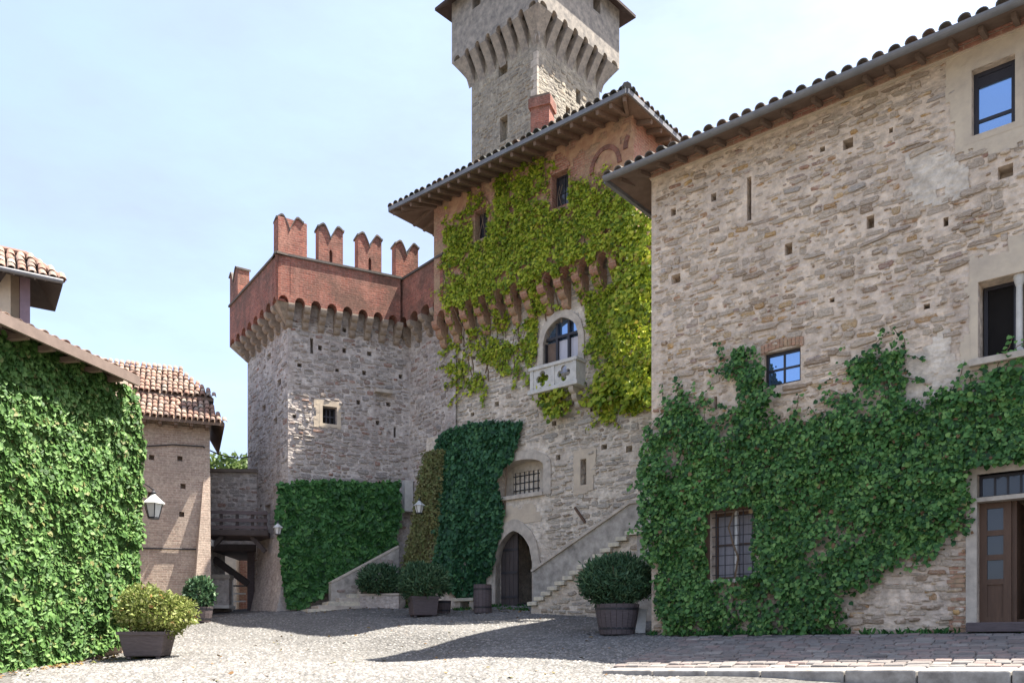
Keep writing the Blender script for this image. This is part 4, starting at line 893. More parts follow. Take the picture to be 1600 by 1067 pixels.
# balcony: slab, panels with quatrefoils, pilasters, rail, brackets
h = H_BAL; zr = KS.z(829, 575, 0.46); zbase = KS.z(832, 610, 0.46); ub0 = KS.u(829, 600, 0.42); ub1 = KS.u(901, 600, 0.42)
bal = MB().box(KS, ub0 - .06, ub1 + .06, zbase - 0.12, zbase, 0.0, 0.50).build('balcony', PALE_STONE, keep, bevel=0.015, label='small pale stone balcony with pierced panels')
MB().box(KS, ub0 - .04, ub1 + .04, zr - 0.1, zr, 0.30, 0.48).build('rail', PALE_STONE, bal, bevel=0.012)
MB().box(KS, ub1 - .16, ub1 + .04, zr - 0.1, zr - .002, 0.0, 0.30).build('rail', PALE_STONE, bal); MB().box(KS, ub0 - .04, ub0 + .16, zr - 0.1, zr - .002, 0.0, 0.30).build('rail', PALE_STONE, bal)
for i in range(3):
    uu = ub0 + (ub1 - ub0 - .12) * i / 2; MB().box(KS, uu, uu + .12, zbase, zr - .1, 0.34, 0.45).build('pilaster', PALE_STONE, bal)
for i in range(2):
    a = ub0 + .12 + (ub1 - ub0 - .12) * i / 2; b = ub0 + (ub1 - ub0 - .12) * (i + 1) / 2; cu = (a + b) / 2; cz = (zbase + zr - .1) / 2; R = min(b - a, zr - zbase - .1) * 0.46
    m2 = MB(); seg = 32; inn = []; 
    for k in range(seg):
        t_ = 2 * math.pi * k / seg; rr_ = R * (0.45 + 0.42 * abs(math.cos(2 * t_)) ** 0.6); inn.append((cu + rr_ * math.cos(t_), cz + rr_ * math.sin(t_)))
    out_ = []
    for k in range(seg):
        t_ = 2 * math.pi * k / seg; c_, s_ = math.cos(t_), math.sin(t_); f_ = min((b - a) / 2 / max(abs(c_), 1e-6), (zr - .1 - zbase) / 2 / max(abs(s_), 1e-6)); out_.append((cu + f_ * c_, cz + f_ * s_))
    for k in range(seg):
        q = [inn[k], out_[k], out_[(k + 1) % seg], inn[(k + 1) % seg]]; m2.prism([KS.pt(x, y, 0.43) for x, y in q], -KS.n * 0.08)
    m2.build('pierced_panel', PALE_STONE, bal)
for o_ in (0, 1): MB().box(KS, (ub1 - .06 if o_ else ub0), (ub1 if o_ else ub0 + .06), zbase, zr - .1, 0.0, 0.33).build('side_panel', PALE_STONE, bal)
for uu in (ub0 + .1, ub1 - .3): inst('bracket', corbel_mesh('bracket', 0.16, 0.44, 0.55, 3, DRESSED), KS.mat(uu + .1, zbase - .12, 0.0), bal)
# pointed balcony door
zs_b = h[3] - 0.62; zab = h[3] - .01; hb = (h[0], h[1], h[2], h[3]); mb = MB(); fill_arch(mb, KS, h, zs_b, zab - zs_b, -0.3, 0.004, 14, True); ring(mb, KS, hb, zs_b, zab - zs_b, 0.2, -0.35, 0.06, z0=h[2], n=14, pointed=True, rise2=zab - zs_b + .24)
bw_ = mb.build('arched_window', DRESSED, keep, label='pointed arched window behind the balcony with pale curtains')
D = arc(h[0], h[1], zs_b, zab - zs_b, 14, True); top = [(a, b) for a, b in D if b >= h[3] - .16]
MB().add([KS.pt(a, b, -0.17) for a, b in D], [tuple(range(15))]).build('pane', GLASS_B, bw_)
for k in range(3): 
    a = h[0] + (h[1] - h[0]) * k / 3; MB().box(KS, a + .03, a + (h[1] - h[0]) / 3 - .03, h[2], zs_b + .02, -0.2, -0.15).build('pane', CURTAIN_W if k else WOOD_S, bw_)
for k in range(4): 
    a = h[0] + (h[1] - h[0]) * k / 3; zz_ = zs_b + (zab - zs_b) * (0.85 if k in (1, 2) else 0.0); MB().box(KS, a - .035, a + .035, h[2], zz_, -0.14, -0.06).build('window_bar', FRAME_D, bw_)
MB().box(KS, h[0], h[1], zs_b + .08, zs_b + .15, -0.13, -0.055).build('window_bar', FRAME_D, bw_)
# roof of the keep: hipped, wide boarded eaves
OK_ = 1.0; zeK = KU.z(800, 232, OK_) - 0.0; SK = math.radians(14)
ex0, ex1 = uL - OK_, uR + 0.5; oy0, oy1 = OK_, -DK - OK_; hh_ = (OK_ + DK / 2) * math.tan(SK); rd = DK / 2 + OK_
R0 = (ex0 + rd * 0.9, -DK / 2); R1 = (ex1 - rd * 0.9, -DK / 2)
if R1[0] < R0[0]: mid_ = (R0[0] + R1[0]) / 2; R0 = (mid_ - .05, -DK / 2); R1 = (mid_ + .05, -DK / 2)
c4 = [KU.pt(ex0, zeK, oy0), KU.pt(ex1, zeK, oy0), KU.pt(ex1, zeK, oy1), KU.pt(ex0, zeK, oy1)]; r2 = [KU.pt(R0[0], zeK + hh_, R0[1]), KU.pt(R1[0], zeK + hh_, R1[1])]
dn = Z * 0.08; mb = MB()
for (top_, dz) in ((True, 0), (False, 1)):
    pts = [p - dn * dz for p in c4 + r2]; mb.add(pts, [(0, 1, 5, 4), (1, 2, 5), (2, 3, 4, 5), (3, 0, 4)])
for i in range(4): mb.quad(c4[i], c4[(i + 1) % 4], c4[(i + 1) % 4] - dn, c4[i] - dn)
kroof = mb.build('roof', WOOD_S, keep)
n_r = 22
for i in range(n_r):
    u = uL - 0.9 + (uR - uL + 1.3) * i / (n_r - 1)
    MB().beam(KU.pt(u, zeK - 0.13, OK_ - .05), KU.pt(min(max(u, uL + .1), uR - .1), zeK - 0.13 + OK_ * math.tan(SK), 0.0), 0.09, 0.11).build('rafter', WOOD_S, kroof)
KL = Plane((KU.pt(uR, 0).x, KU.pt(uR, 0).y), (-KU.n.x, -KU.n.y))
for i in range(8): u = 0.3 + i * 0.5; MB().beam(KL.pt(u, zeK - .13, .45), KL.pt(u, zeK - .13 + .5 * math.tan(SK), 0), 0.09, 0.11).build('rafter', WOOD_S, kroof)
KLL = Plane((KU.pt(uL, 0, -4).x, KU.pt(uL, 0, -4).y), (KU.n.x, KU.n.y))
for i in range(9): u = 0.4 + i * 0.45; MB().beam(KLL.pt(u, zeK - .13, OK_ - .05), KLL.pt(u, zeK - .13 + OK_ * math.tan(SK), 0), 0.09, 0.11).build('rafter', WOOD_S, kroof)
MB().beam(KU.pt(ex0, zeK - .01, oy0 + .03), KU.pt(ex1, zeK - .01, oy0 + .03), 0.05, 0.12).build('fascia', ZINC, kroof)
MB().beam(KU.pt(ex0 - .03, zeK - .01, oy0), KU.pt(ex0 - .03, zeK - .01, oy1), 0.05, 0.12).build('fascia', ZINC, kroof)
MB().beam(KU.pt(ex1 + .03, zeK - .01, oy0), KU.pt(ex1 + .03, zeK - .01, oy1), 0.05, 0.12).build('fascia', ZINC, kroof)
TK = tile_mesh('roof_tile', 0.105, 0.42, TILE_K)
tile_rows(TK, KU, ex0 + .1, ex1 - .1, zeK + 0.03, OK_ + .07, SK, 2, 0.245, 0.42, kroof, seed=14, lift=0.02)
KRr = Plane((KU.pt(ex1, 0, 0).x, KU.pt(ex1, 0, 0).y), (-KU.n.x, -KU.n.y))
tile_rows(TK, KRr, -OK_ + .15, 8.0, zeK + 0.03, 0.07, SK, 2, 0.245, 0.42, kroof, seed=15, lift=0.02)
MB().tube([c4[1] + Z * 0.1, c4[1].lerp(r2[1], 0.35) + Z * 0.14], 0.13, 8).build('hip_tile', TILE_K, kroof)
# wall-mounted floodlight near the right corner
# ------------------------------------------------------------------ creeper and ivy on the keep
IVY_K = [(690, 350), (735, 320), (770, 288), (800, 262), (850, 268), (900, 290), (940, 285), (980, 305), (1012, 330), (1018, 400), (1018, 560), (1018, 610), (985, 632), (930, 640), (900, 628), (925, 590), (930, 560), (905, 530), (918, 500), (885, 480), (850, 500), (840, 520), (800, 540), (770, 545), (720, 530), (700, 500), (690, 440)]
uvK = [KU.hit(x, y, 0.1) for x, y in IVY_K]
def k_off(u, z): return np.where(z < KzA - 0.2, -0.55 * np.clip((KzA - 0.2 - z) / (KzA - 0.2 - Kz_c0), 0, 1), 0.0)
slots = []
for i in range(nb):
    if random.random() < 0.9: slots.append((uL + i * bw + .13, uL + (i + 1) * bw - .13, Kz_c0 + .25, KzA - 0.15))
def k_sparse(u, z):
    f = fbm(u * 0.9, z * 1.6, 77); edge_top = np.clip((f - 0.2 + 0.25 * np.clip((KU.z(800, 300) - z) * 0.5, -1, 0.6)) * 6, 0, 1); zm = KU.z(800, 470)
    zz_ = np.where(z < zm, np.clip((fbm(u * 1.0 - z * 0.7, z * 1.7 + u, 78) - 0.40 + np.clip((u - KU.u(880)) * 0.2, 0, .45)) * 9, 0, 1), 1.0)
    lef = np.clip((u - uL) * 0.8 + 0.25, 0, 1)
    return edge_top * zz_ * lef * np.clip((vnoise(u * 2.6, z * 3.4, 91) * .6 + vnoise(u * 6, z * 7, 92) * .4 - 0.25) * 5, 0.08, 1)
ivy('creeper', 'yellow-green creeper spread over the upper storeys of the keep', 'creeper', KU, None, 1150, 0.088, 0.13, LEAF_K, 52, edge=0.3, shoots=90, poly_uv=uvK, ofn=k_off, hole=[(q_[0] - .05, q_[1] + .05, q_[2] - .08, q_[3] + .06) for q_ in (H_K1, H_K2)] + [(H_BAL[0] - .22, H_BAL[1] + .22, H_BAL[2] - .6, zab + .28)] + slots, sparse=k_sparse, lump=1.0)
IVY_K2 = [(832, 595), (850, 588), (900, 600), (940, 585), (975, 560), (1015, 540), (1018, 620), (980, 632), (950, 628), (900, 632), (880, 645), (850, 648), (838, 625)]
ivy('creeper', 'bright creeper tuft hanging below the stone balcony', 'creeper', KS, IVY_K2, 520, 0.12, 0.55, LEAF_K, 53, edge=0.15, sparse=lambda u, z: np.clip((fbm(u * 1.6, z * 1.6, 12) - 0.3) * 6, 0, 1))
IVY_K3 = [(700, 490), (760, 500), (830, 520), (845, 560), (800, 585), (760, 610), (720, 618), (705, 590)]
ivy('creeper', 'thin trailing creeper strands on the pale wall left of the balcony', 'creeper', KS, IVY_K3, 560, 0.10, 0.1, LEAF_K, 54, edge=0.2, shoots=30, hole=[(H_BAL[0] - .22, H_BAL[1] + .22, H_BAL[2] - .6, zab + .28)], sparse=lambda u, z: np.clip((vnoise(u * 1.2 - z * 1.3, z * 2.4 + u * 1.8, 33) - 0.58) * 8, 0, 0.9))
IVY_KE = [(965, 330), (1018, 330), (1018, 620), (968, 620), (955, 520)]
ivy('creeper', 'sunlit creeper edge beside the corner of the stone wing', 'creeper', KU, IVY_KE, 500, 0.11, 0.35, LEAF_K, 55, base=0.1, edge=0.12, stem=False)
ivy('clipped_ivy', 'dark blue-green clipped ivy on the battered foot of the keep', 'ivy', KS, None, 800, 0.13, 0.16, LEAF_KD, 56, poly_uv=IVY_KD_UV, ofn=kd_off, edge=0.04)
# ------------------------------------------------------------------ outside stair along the keep
SPo = 1.75; stair_lo = None; stair = thing('stone_stair', 'outside stone stair climbing right along the keep wall', 'stair', KS.pt(KS.u(900), 2.3, 1.2))
s0 = KS.hit(826, 947, SPo); s1 = KS.hit(992, 828, SPo); NS = 14
for i in range(NS):
    ua = s0[0] + (s1[0] - s0[0]) * i / NS; ub = s0[0] + (s1[0] - s0[0]) * (i + 1) / NS; zc = s0[1] + (s1[1] - s0[1]) * (i + 1) / NS; rs = (s1[1] - s0[1]) / NS
    MB().box(KS, ua - 0.06, ub + 0.02, zc - 0.105, zc, 0.25, SPo + random.uniform(0.0, 0.05)).build('step', SLATE, stair, bevel=0.01)
    MB().box(KS, ua + 0.02, ub + 0.02 - .002, 1.6, zc - 0.117, 0.25, SPo - 0.09).build('riser', MORTAR_K, stair)
ue = s1[0]; MB().box(KS, ue, ue + 2.5, s1[1] - .1, s1[1] - .002, 0.25, SPo + .02).build('landing', SLATE, stair); MB().box(KS, ue + .02, ue + 2.5, 1.6, s1[1] - .1, 0.25, SPo - .06).build('landing_wall', PARAPET, stair)
p0_ = KS.hit(834, 893, 0.4); p1_ = KS.hit(986, 787, 0.4); zl0 = s0[1] - .1
mb = MB(); poly = [(p0_[0], 1.8), (p1_[0] + 2, 1.8), (p1_[0] + 2, p1_[1]), (p1_[0], p1_[1]), (p0_[0], p0_[1])]; mb.prism([KS.pt(a, b, 0.42) for a, b in poly], -KS.n * 0.38); mb.build('parapet', PARAPET, stair)
MB().beam(KS.pt(p0_[0] - .05, p0_[1] + .02, 0.3), KS.pt(p1_[0], p1_[1] + .04, 0.3), 0.36, 0.08).build('coping', DRESSED, stair, bevel=0.01); MB().box(KS, p1_[0], p1_[0] + 2, p1_[1] + .0, p1_[1] + .08, 0.12, 0.48).build('coping', DRESSED, stair)

SPL = KS.off(SPo - 0.09); us0 = (KS.pt(s0[0], 0) - KS.p0).dot(KS.d); sb_ = MB().box(SPL, us0 + .1, s1[0] + 1.5, 1.6, 1.9, -.2, -.01).build('stair_footing', MORTAR_K, stair)
lay_stones(SPL, us0 + .1, s1[0] + 1.5, 2.0, s1[1], [], sb_, ST_K, rowh=(.08, .16), w=(.15, .45), proud=(.015, .04), cover=.85, nparts=60, seed=47, hide=lambda u, z: z > s0[1] + (s1[1] - s0[1]) * (u - us0 - .25) / (s1[0] - s0[0]) - .2)
# ------------------------------------------------------------------ TALL TOWER behind the keep
YT = 34.0; tc = on(839, YT); TR = Plane(tc, (0.69, 0.723)); dl = Vector((-0.72, 0.694, 0)); 
TLtmp = Plane(tc, (0.72, -0.694)); wL = -TLtmp.u(737); wR = TR.u(937)
p = TLtmp.pt(-wL, 0); TL = Plane((p.x, p.y), (0.72, -0.694))
tow = thing('tall_tower', 'tall square stone tower with flared corbelled crown behind the keep', 'tower', (TR.pt(wR / 2, 2, -wL / 2)))
zc_ = TL.z(839, 66) if False else EYE.z + (HZ - 68) / F * YT                      # where the crown starts at the near corner
za_ = EYE.z + (HZ - 22) / F * YT; OT = 0.62; ztopT = EYE.z + (HZ + 85) / F * YT
hl = [hol(TL, 781, 793, 186, 224, 0.35), hol(TL, 779, 793, 105, 122, 0.35)]; hr = [hol(TR, 900, 907, 138, 160, 0.35), hol(TR, 884, 891, 165, 185, 0.35)]
mb = MB(); wall(mb, TL, 0, wL, 1.0, za_ + 1, hl); wall(mb, TR, 0, wR, 1.0, za_ + 1, hr)
q = [TL.pt(0, 1, 0), TL.pt(0, 1, -wR), TR.pt(wR, 1, 0)]; hT = Z * (za_)
mb.quad(q[1], q[0], q[0] + hT, q[1] + hT); mb.quad(q[2], q[1], q[1] + hT, q[2] + hT)
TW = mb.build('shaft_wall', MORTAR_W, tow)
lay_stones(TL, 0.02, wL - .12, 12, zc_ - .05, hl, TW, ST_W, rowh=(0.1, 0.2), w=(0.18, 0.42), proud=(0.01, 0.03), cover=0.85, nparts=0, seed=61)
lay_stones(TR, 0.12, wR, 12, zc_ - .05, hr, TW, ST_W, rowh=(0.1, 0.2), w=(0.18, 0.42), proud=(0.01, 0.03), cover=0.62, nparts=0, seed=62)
for i in range(40):
    z = 14 + i * 0.3
    if z > zc_ - .3: break
    MB().box(TL, wL - (0.34 if i % 2 else 0.2), wL + .012, z, z + 0.28, -0.1, 0.012).build('quoin', DRESSED, TW)
def crown(pl, w, nbay, key):
    b0 = -OT; b1 = w + OT; bw2 = (b1 - b0) / nbay
    for i in range(nbay):
        ua, ub = b0 + i * bw2, b0 + (i + 1) * bw2; end = i in (0, nbay - 1)
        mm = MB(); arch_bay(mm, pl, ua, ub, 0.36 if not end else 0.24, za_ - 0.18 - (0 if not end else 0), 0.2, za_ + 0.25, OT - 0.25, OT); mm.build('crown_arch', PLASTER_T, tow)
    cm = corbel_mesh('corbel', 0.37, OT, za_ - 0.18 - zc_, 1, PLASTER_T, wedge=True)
    for i in range(1, nbay): inst('corbel', cm, pl.mat(b0 + i * bw2, za_ - 0.18, 0.0), tow)
    hs = hol(pl, 0, 1, 0, 0)
    mm = MB(); z0 = za_ + 0.25; wn_ = [(w * 0.18, w * 0.18 + 0.5, ztopT - 1.3, ztopT - 0.35, 0.4), (w * 0.82 - .5, w * 0.82, ztopT - 1.3, ztopT - .35, 0.4)]
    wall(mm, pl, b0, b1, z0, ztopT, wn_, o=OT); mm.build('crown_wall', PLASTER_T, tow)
crown(TL, wL, 8, 1); crown(TR, wR, 8, 2)
# flared corner brackets
for (pl, u, sg) in ((TL, 0, -1), (TR, wR, 1)):
    for k in range(1): pass
def corner_flare(cx, d1, d2):
    mm = MB(); n = 7; prev = None
    for i in range(n + 1):
        t = i / n; o_ = OT * t ** 1.25; z = zc_ + (za_ - 0.18 - zc_) * t
        cur = [cx + d1 * o_ - d2 * 0.02 + Z * (z - cx.z), cx + (d1 + d2) * o_ + Z * (z - cx.z), cx + d2 * o_ - d1 * 0.02 + Z * (z - cx.z)]
        if prev: mm.quad(prev[0], prev[1], cur[1], cur[0]); mm.quad(prev[1], prev[2], cur[2], cur[1])
        prev = cur
    top = prev; 
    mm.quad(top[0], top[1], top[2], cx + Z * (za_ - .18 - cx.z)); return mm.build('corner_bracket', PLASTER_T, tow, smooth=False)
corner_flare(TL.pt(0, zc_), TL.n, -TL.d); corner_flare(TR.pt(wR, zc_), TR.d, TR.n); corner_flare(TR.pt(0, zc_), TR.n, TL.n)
# back of the crown and the roof
mm = MB(); ob = TL.pt(-OT, 0, OT); oc = TR.pt(-OT, 0, OT) ; od = TR.pt(wR + OT, 0, OT); oe = ob + (od - TL.pt(wL + OT, 0, OT))
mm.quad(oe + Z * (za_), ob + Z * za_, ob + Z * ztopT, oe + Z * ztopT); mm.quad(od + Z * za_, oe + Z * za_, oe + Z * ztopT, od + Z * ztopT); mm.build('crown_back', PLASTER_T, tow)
near = TL.pt(wL + OT, 0, OT); cen = (ob + od) / 2; corners = [ob, near, od, oe]; ex = [c + (c - cen) * 0.2 for c in corners]; zev = ztopT - 0.55
mm = MB(); pk = cen + Z * (ztopT + 1.4)
for k in range(4):
    a, b = ex[k] + Z * zev, ex[(k + 1) % 4] + Z * zev; mm.add([a, b, pk], [(0, 1, 2)]); mm.add([a - Z * .12, b - Z * .12, pk - Z * .12], [(0, 2, 1)]); mm.quad(a - Z * .12, b - Z * .12, b, a)
mm.build('roof', m_plain('roof_boards', (0.07, 0.05, 0.045), 0.85, 0.2, 0.5, 5, 0.3), tow)
# brick chimney rising between keep roof and tower
ch = thing('brick_chimney', 'red brick chimney stump rising behind the keep roof', 'chimney', at(848, 240, 31.5)); CHP = Plane(on(828, 31.5), (0.93, -0.36))
a, b = CHP.u(829), CHP.u(858); zt2 = CHP.z(829, 152); MB().box(CHP, a, b, 14, zt2 - 0.45, -0.6, 0).build('stack', BRICK, ch); MB().box(CHP, a - .07, b + .07, zt2 - .45, zt2 - 0.1, -.67, .07).build('cap_course', BRICK, ch); MB().box(CHP, a - .03, b + .03, zt2 - .1, zt2, -.6, .03).build('cap', TILE_K, ch)

# ------------------------------------------------------------------ LEFT TOWER with swallow-tail merlons
lt = thing('battlemented_tower', 'stone tower with red brick battlements and swallow-tail merlons', 'tower', LTR.pt(2, 2.4, -2))
wl_ = 4.2; dl2 = Vector((-0.573, 0.82, 0)); A_ = LTR.pt(0, 0); pL = A_ + dl2 * wl_; LTL = Plane((pL.x, pL.y), (0.573, -0.82))
OL = 0.5; zPT = EYE.z + (HZ - 396) / F * 26.3; zAR = EYE.z + (HZ - 458) / F * 26.3; zCB = EYE.z + (HZ - 512) / F * 27.0
H_LW = hol(LTR, 504, 526, 634, 661, 0.4); 
pk_ = [(487, 540, 5, 24), (500, 543, 6, 8), (538, 515, 6, 7), (538, 547, 6, 8), (577, 523, 7, 7), (577, 552, 7, 7), (468, 570, 7, 6), (527, 578, 6, 5), (569, 582, 6, 7), (626, 588, 6, 7), (560, 628, 6, 7), (607, 631, 7, 7), (460, 650, 6, 6), (590, 660, 6, 7), (617, 675, 4, 16)]
HL = [H_LW] + [hol(LTR, x - w / 2, x + w / 2, y - h / 2, y + h / 2, 0.3) for x, y, w, h in pk_]
HLL = [hol(LTL, x - 3, x + 3, y - 5, y + 5, 0.3) for x, y in ((420, 560), (436, 600), (412, 640), (430, 660))] + [hol(LTL, 413, 422, 790, 830, 0.3)]
CWL = (KS.pt(0, 0) - CW.p0).dot(CW.d) + 0.3
mb = MB(); wall(mb, LTR, 0, B_u, 1.2, zAR + .3, HL); wall(mb, LTL, 0, wl_, 1.2, zAR + .3, HLL)
q1 = LTL.pt(0, 1.2); q2 = q1 + (LTR.d * B_u); mb.quad(q2, q1, q1 + Z * (zAR - .9), q2 + Z * (zAR - .9))
LW = mb.build('shaft_wall', MORTAR_T, lt)
mb = MB(); wall(mb, CW, 0, CWL, 1.2, zAR + .3, []); LCW = mb.build('linking_wall', MORTAR_T, lt)
lay_chips(LTR, 0, B_u, 5.5, zAR - .3, HL, LW, ST_T, 26, 75)
lay_chips(LTL, 0, wl_, 2.5, zAR - .3, HLL, LW, ST_T, 18, 76)
lay_chips(CW, 0, CWL, 4, zAR - .3, [], LCW, ST_T, 26, 77)
lay_stones(LTR, 0.02, B_u, 5.5, zAR - .3, HL, LW, ST_T, rowh=(0.06, 0.17), w=(0.15, 0.42), proud=(0.02, 0.055), cover=0.88, nparts=220, seed=71)
lay_stones(LTL, 0.02, wl_ - .02, 2.4, zAR - .3, HLL, LW, ST_T, rowh=(0.09, 0.2), w=(0.2, 0.5), proud=(0.012, 0.03), cover=0.6, nparts=40, seed=72)
lay_stones(CW, 0.02, CWL, 4.0, zAR - .3, [], LCW, ST_T, rowh=(0.09, 0.2), w=(0.2, 0.45), proud=(0.02, 0.05), cover=0.8, nparts=40, seed=73)
h = H_LW; w = window(lt, LTR, h[0], h[1], h[2], h[3], -0.2, 3, 2, FRAME_D, DARK, 0.05, 0.04, label='small dark barred window in the middle of the tower')
m2 = MB(); patch(m2, LTR, [(h[0] - .3, h[2] - .15), (h[1] + .12, h[2] - .15), (h[1] + .15, h[3] + .2), (h[0] - .3, h[3] + .2)], [h], seed=31, o=0.03, edge=0.05); m2.build('plaster_surround', PLASTER, LW)
MB().box(LTR, LTR.u(584), LTR.u(611), LTR.z(584, 614), LTR.z(584, 609), 0, 0.25).build('ledge', DRESSED, LW)
CML = corbel_mesh('corbel', 0.2, OL, zAR - 0.2 - zCB, 3, CORBEL)
def battl(pl, w, n, ends):
    b0 = -OL if ends[0] else 0; b1 = w + (OL if ends[1] else 0); 
    if ends[2]: b1 = w - OL
    bw2 = (b1 - b0) / n
    for i in range(n):
        mm = MB(); arch_bay(mm, pl, b0 + i * bw2, b0 + (i + 1) * bw2, 0.2, zAR - 0.2, 0.2, zAR + .1, OL - .3, OL); mm.build('machicolation_arch', BRICK, lt)
    for i in range(0 if not ends[0] else 1, n + (0 if ends[1] else 1)): inst('corbel', CML, pl.mat(b0 + i * bw2, zAR - .2, 0.0), lt)
    mm = MB(); wall(mm, pl, b0, b1, zAR + .1, zPT, [], o=OL); mm.quad(pl.pt(b0, zPT, OL), pl.pt(b1, zPT, OL), pl.pt(b1, zPT, OL - .4), pl.pt(b0, zPT, OL - .4)); mm.quad(pl.pt(b1, zAR, OL - .4), pl.pt(b0, zAR, OL - .4), pl.pt(b0, zPT, OL - .4), pl.pt(b1, zPT, OL - .4)); mm.build('parapet', BRICK, lt)
    MB().box(pl, b0 - .03, b1 + .03, zPT, zPT + .07, OL - .43, OL + .05).build('coping', TILE_G, lt)
battl(LTL, wl_, 8, (1, 1, 0)); battl(LTR, B_u, 8, (1, 0, 1)); battl(CW, CWL, 4, (0, 0, 0))
# corner corbel
cc = LTR.pt(0, 0); mm = MB(); n_ = 9; prev = None
for i in range(n_ + 1):
    t = i / n_; o_ = OL * (0.0 + t) ; z = zCB + (zAR - .2 - zCB) * t; cur = [cc + LTR.n * o_ * 0.9 + LTR.d * .12 + Z * z, cc + (LTR.n + LTL.n) * o_ * 0.9 + Z * z, cc + LTL.n * o_ * 0.9 - LTL.d * .12 + Z * z]
    if prev: mm.quad(prev[0], prev[1], cur[1], cur[0]); mm.quad(prev[1], prev[2], cur[2], cur[1])
    prev = cur
mm.build('corner_corbel', CORBEL, lt)
mm = MB(); cc = LTL.pt(0, 0); prev = None
for i in range(n_ + 1):
    t = i / n_; o_ = OL * t; z = zCB + (zAR - .2 - zCB) * t; cur = [cc + LTL.n * o_ + LTL.d * .12 + Z * z, cc + (LTL.n - LTL.d) * o_ + Z * z, cc - LTL.d * o_ - LTL.n * .5 + Z * z]
    if prev: mm.quad(prev[1], prev[0], cur[0], cur[1]); mm.quad(prev[2], prev[1], cur[1], cur[2])
    prev = cur
mm.build('corner_corbel', CORBEL, lt)
def merlon(pl, uc, wd, hg, depth=0.42, slit=True):
    P = []; hw = wd / 2
    P = [(-hw, 0), (hw, 0)] if not slit else [(-hw, 0), (-.05, 0), (-.05, hg * .3), (.0, hg * .38), (.05, hg * .3), (.05, 0), (hw, 0)]
    def horn(s):
        L_ = []
        for k in range(7):
            t = k / 6; L_.append((s * hw * (1 - t), hg * (0.90 + 0.10 * math.sin(min(t * 3.2, 1.57)) - 0.38 * max(0, t - 0.38) ** 1.6 / 0.465)))
        return L_
    R_ = horn(1); L_ = horn(-1)[:-1]; P += R_ + list(reversed(L_))
    mm = MB(); mm.prism([pl.pt(uc + x, zPT + .07 + y, OL) for x, y in P], -pl.n * depth); o_ = mm.build('merlon', BRICK, lt)
    cp = MB(); top = list(reversed(horn(-1))); top = horn(1); 
    for s in (1, -1):
        hn = horn(s); hn = [(s * (hw + .04), hn[0][1])] + hn
        for k in range(len(hn) - 1):
            a, b = hn[k], hn[k + 1]; cp.prism([pl.pt(uc + x, zPT + .07 + y, OL + .04) for x, y in (a, b, (b[0], b[1] + .06), (a[0], a[1] + .06))], -pl.n * (depth + .08))
    cp.build('merlon_cap', TILE_G, o_)
for k, xx_ in enumerate((447, 511, 572, 630)):
    wd = 0.8; merlon(LTR, LTR.u(xx_ + 6, 500, OL), wd, 1.2, slit=k in (1, 2))
merlon(LTL, -OL + 0.5, 0.95, 1.1, slit=False)
MB().box(LTL, wl_ + OL - .42, wl_ + OL - .002, zPT + .07, zPT + 1.2, OL - .95, OL - .002).build('merlon', BRICK, lt)
# roof deck of the left tower
mm = MB(); mm.quad(LTL.pt(0, zAR + .2), LTL.pt(wl_, zAR + .2), LTR.pt(B_u, zAR + .2), LTL.pt(0, zAR + .2) + LTR.d * B_u); mm.build('deck', DRESSED, lt)
# vertical pipe at its far left edge
mm = MB(); mm.tube([LTL.pt(-.06, 2.4, -.1), LTL.pt(-.06, LTL.z(393, 610), -.1)], 0.07, 8); mm.build('downpipe', ZINC, lt)
# bulging foot between the tower and the gate
mm = MB(); 
for i in range(8):
    def fp(t, s): 
        o_ = 0.75 * (1 - t) ** 1.8; z = 1.2 + 4.2 * t; u = wl_ * 0.35 + (wl_ * 0.65) * s; return LTL.pt(u, z, o_ + 0.005)
    for j in range(4): mm.quad(fp(i / 8, j / 4), fp(i / 8, (j + 1) / 4), fp((i + 1) / 8, (j + 1) / 4), fp((i + 1) / 8, j / 4))
    z0 = 1.2 + 4.2 * i / 8; z1 = 1.2 + 4.2 * (i + 1) / 8; oa = 0.75 * (1 - i / 8) ** 1.8; ob_ = 0.75 * (1 - (i + 1) / 8) ** 1.8
    mm.quad(LTL.pt(wl_, z0, oa), LTR.pt(0.3, z0, 0.02), LTR.pt(0.3, z1, 0.02), LTL.pt(wl_, z1, ob_))
mm.build('bulging_foot', MORTAR_T, lt, smooth=True)
# ivy on the tower foot
IVY_T = [(434, 756), (470, 748), (622, 752), (626, 800), (616, 852), (560, 890), (520, 915), (470, 948), (452, 945), (445, 905), (437, 850), (433, 790)]
ivy('clipped_ivy', 'dense dark green clipped ivy panel at the foot of the battlemented tower', 'ivy', LTR, IVY_T, 800, 0.14, 0.2, LEAF_T, 81, edge=0.035, base=0.3, lump=2.0)
# mossy buttress in the corner beside it
bt = thing('mossy_buttress', 'sloping buttress overgrown with brown-green moss between tower and keep', 'buttress', at(648, 905, 26.6))
BP = Plane(on(612, 27.5), (0.86, -0.5)); zb0 = 1.8; zb1 = BP.z(660, 700); 
def bpt(s, t): 
    px0 = 610 + 42 * t ** 0.9; px1 = 684; o_ = 0.55 * (1 - t); u = BP.u(px0) + (BP.u(px1) - BP.u(px0)) * s; return BP.pt(u, zb0 + (zb1 - zb0) * t, o_ - 0.45)
mm = MB()
for i in range(10):
    for j in range(12): mm.quad(bpt(i / 10, j / 12), bpt((i + 1) / 10, j / 12), bpt((i + 1) / 10, (j + 1) / 12), bpt(i / 10, (j + 1) / 12))
for j in range(12): a, b = bpt(0, j / 12), bpt(0, (j + 1) / 12); mm.quad(a - BP.n * 2.5, a, b, b - BP.n * 2.5)
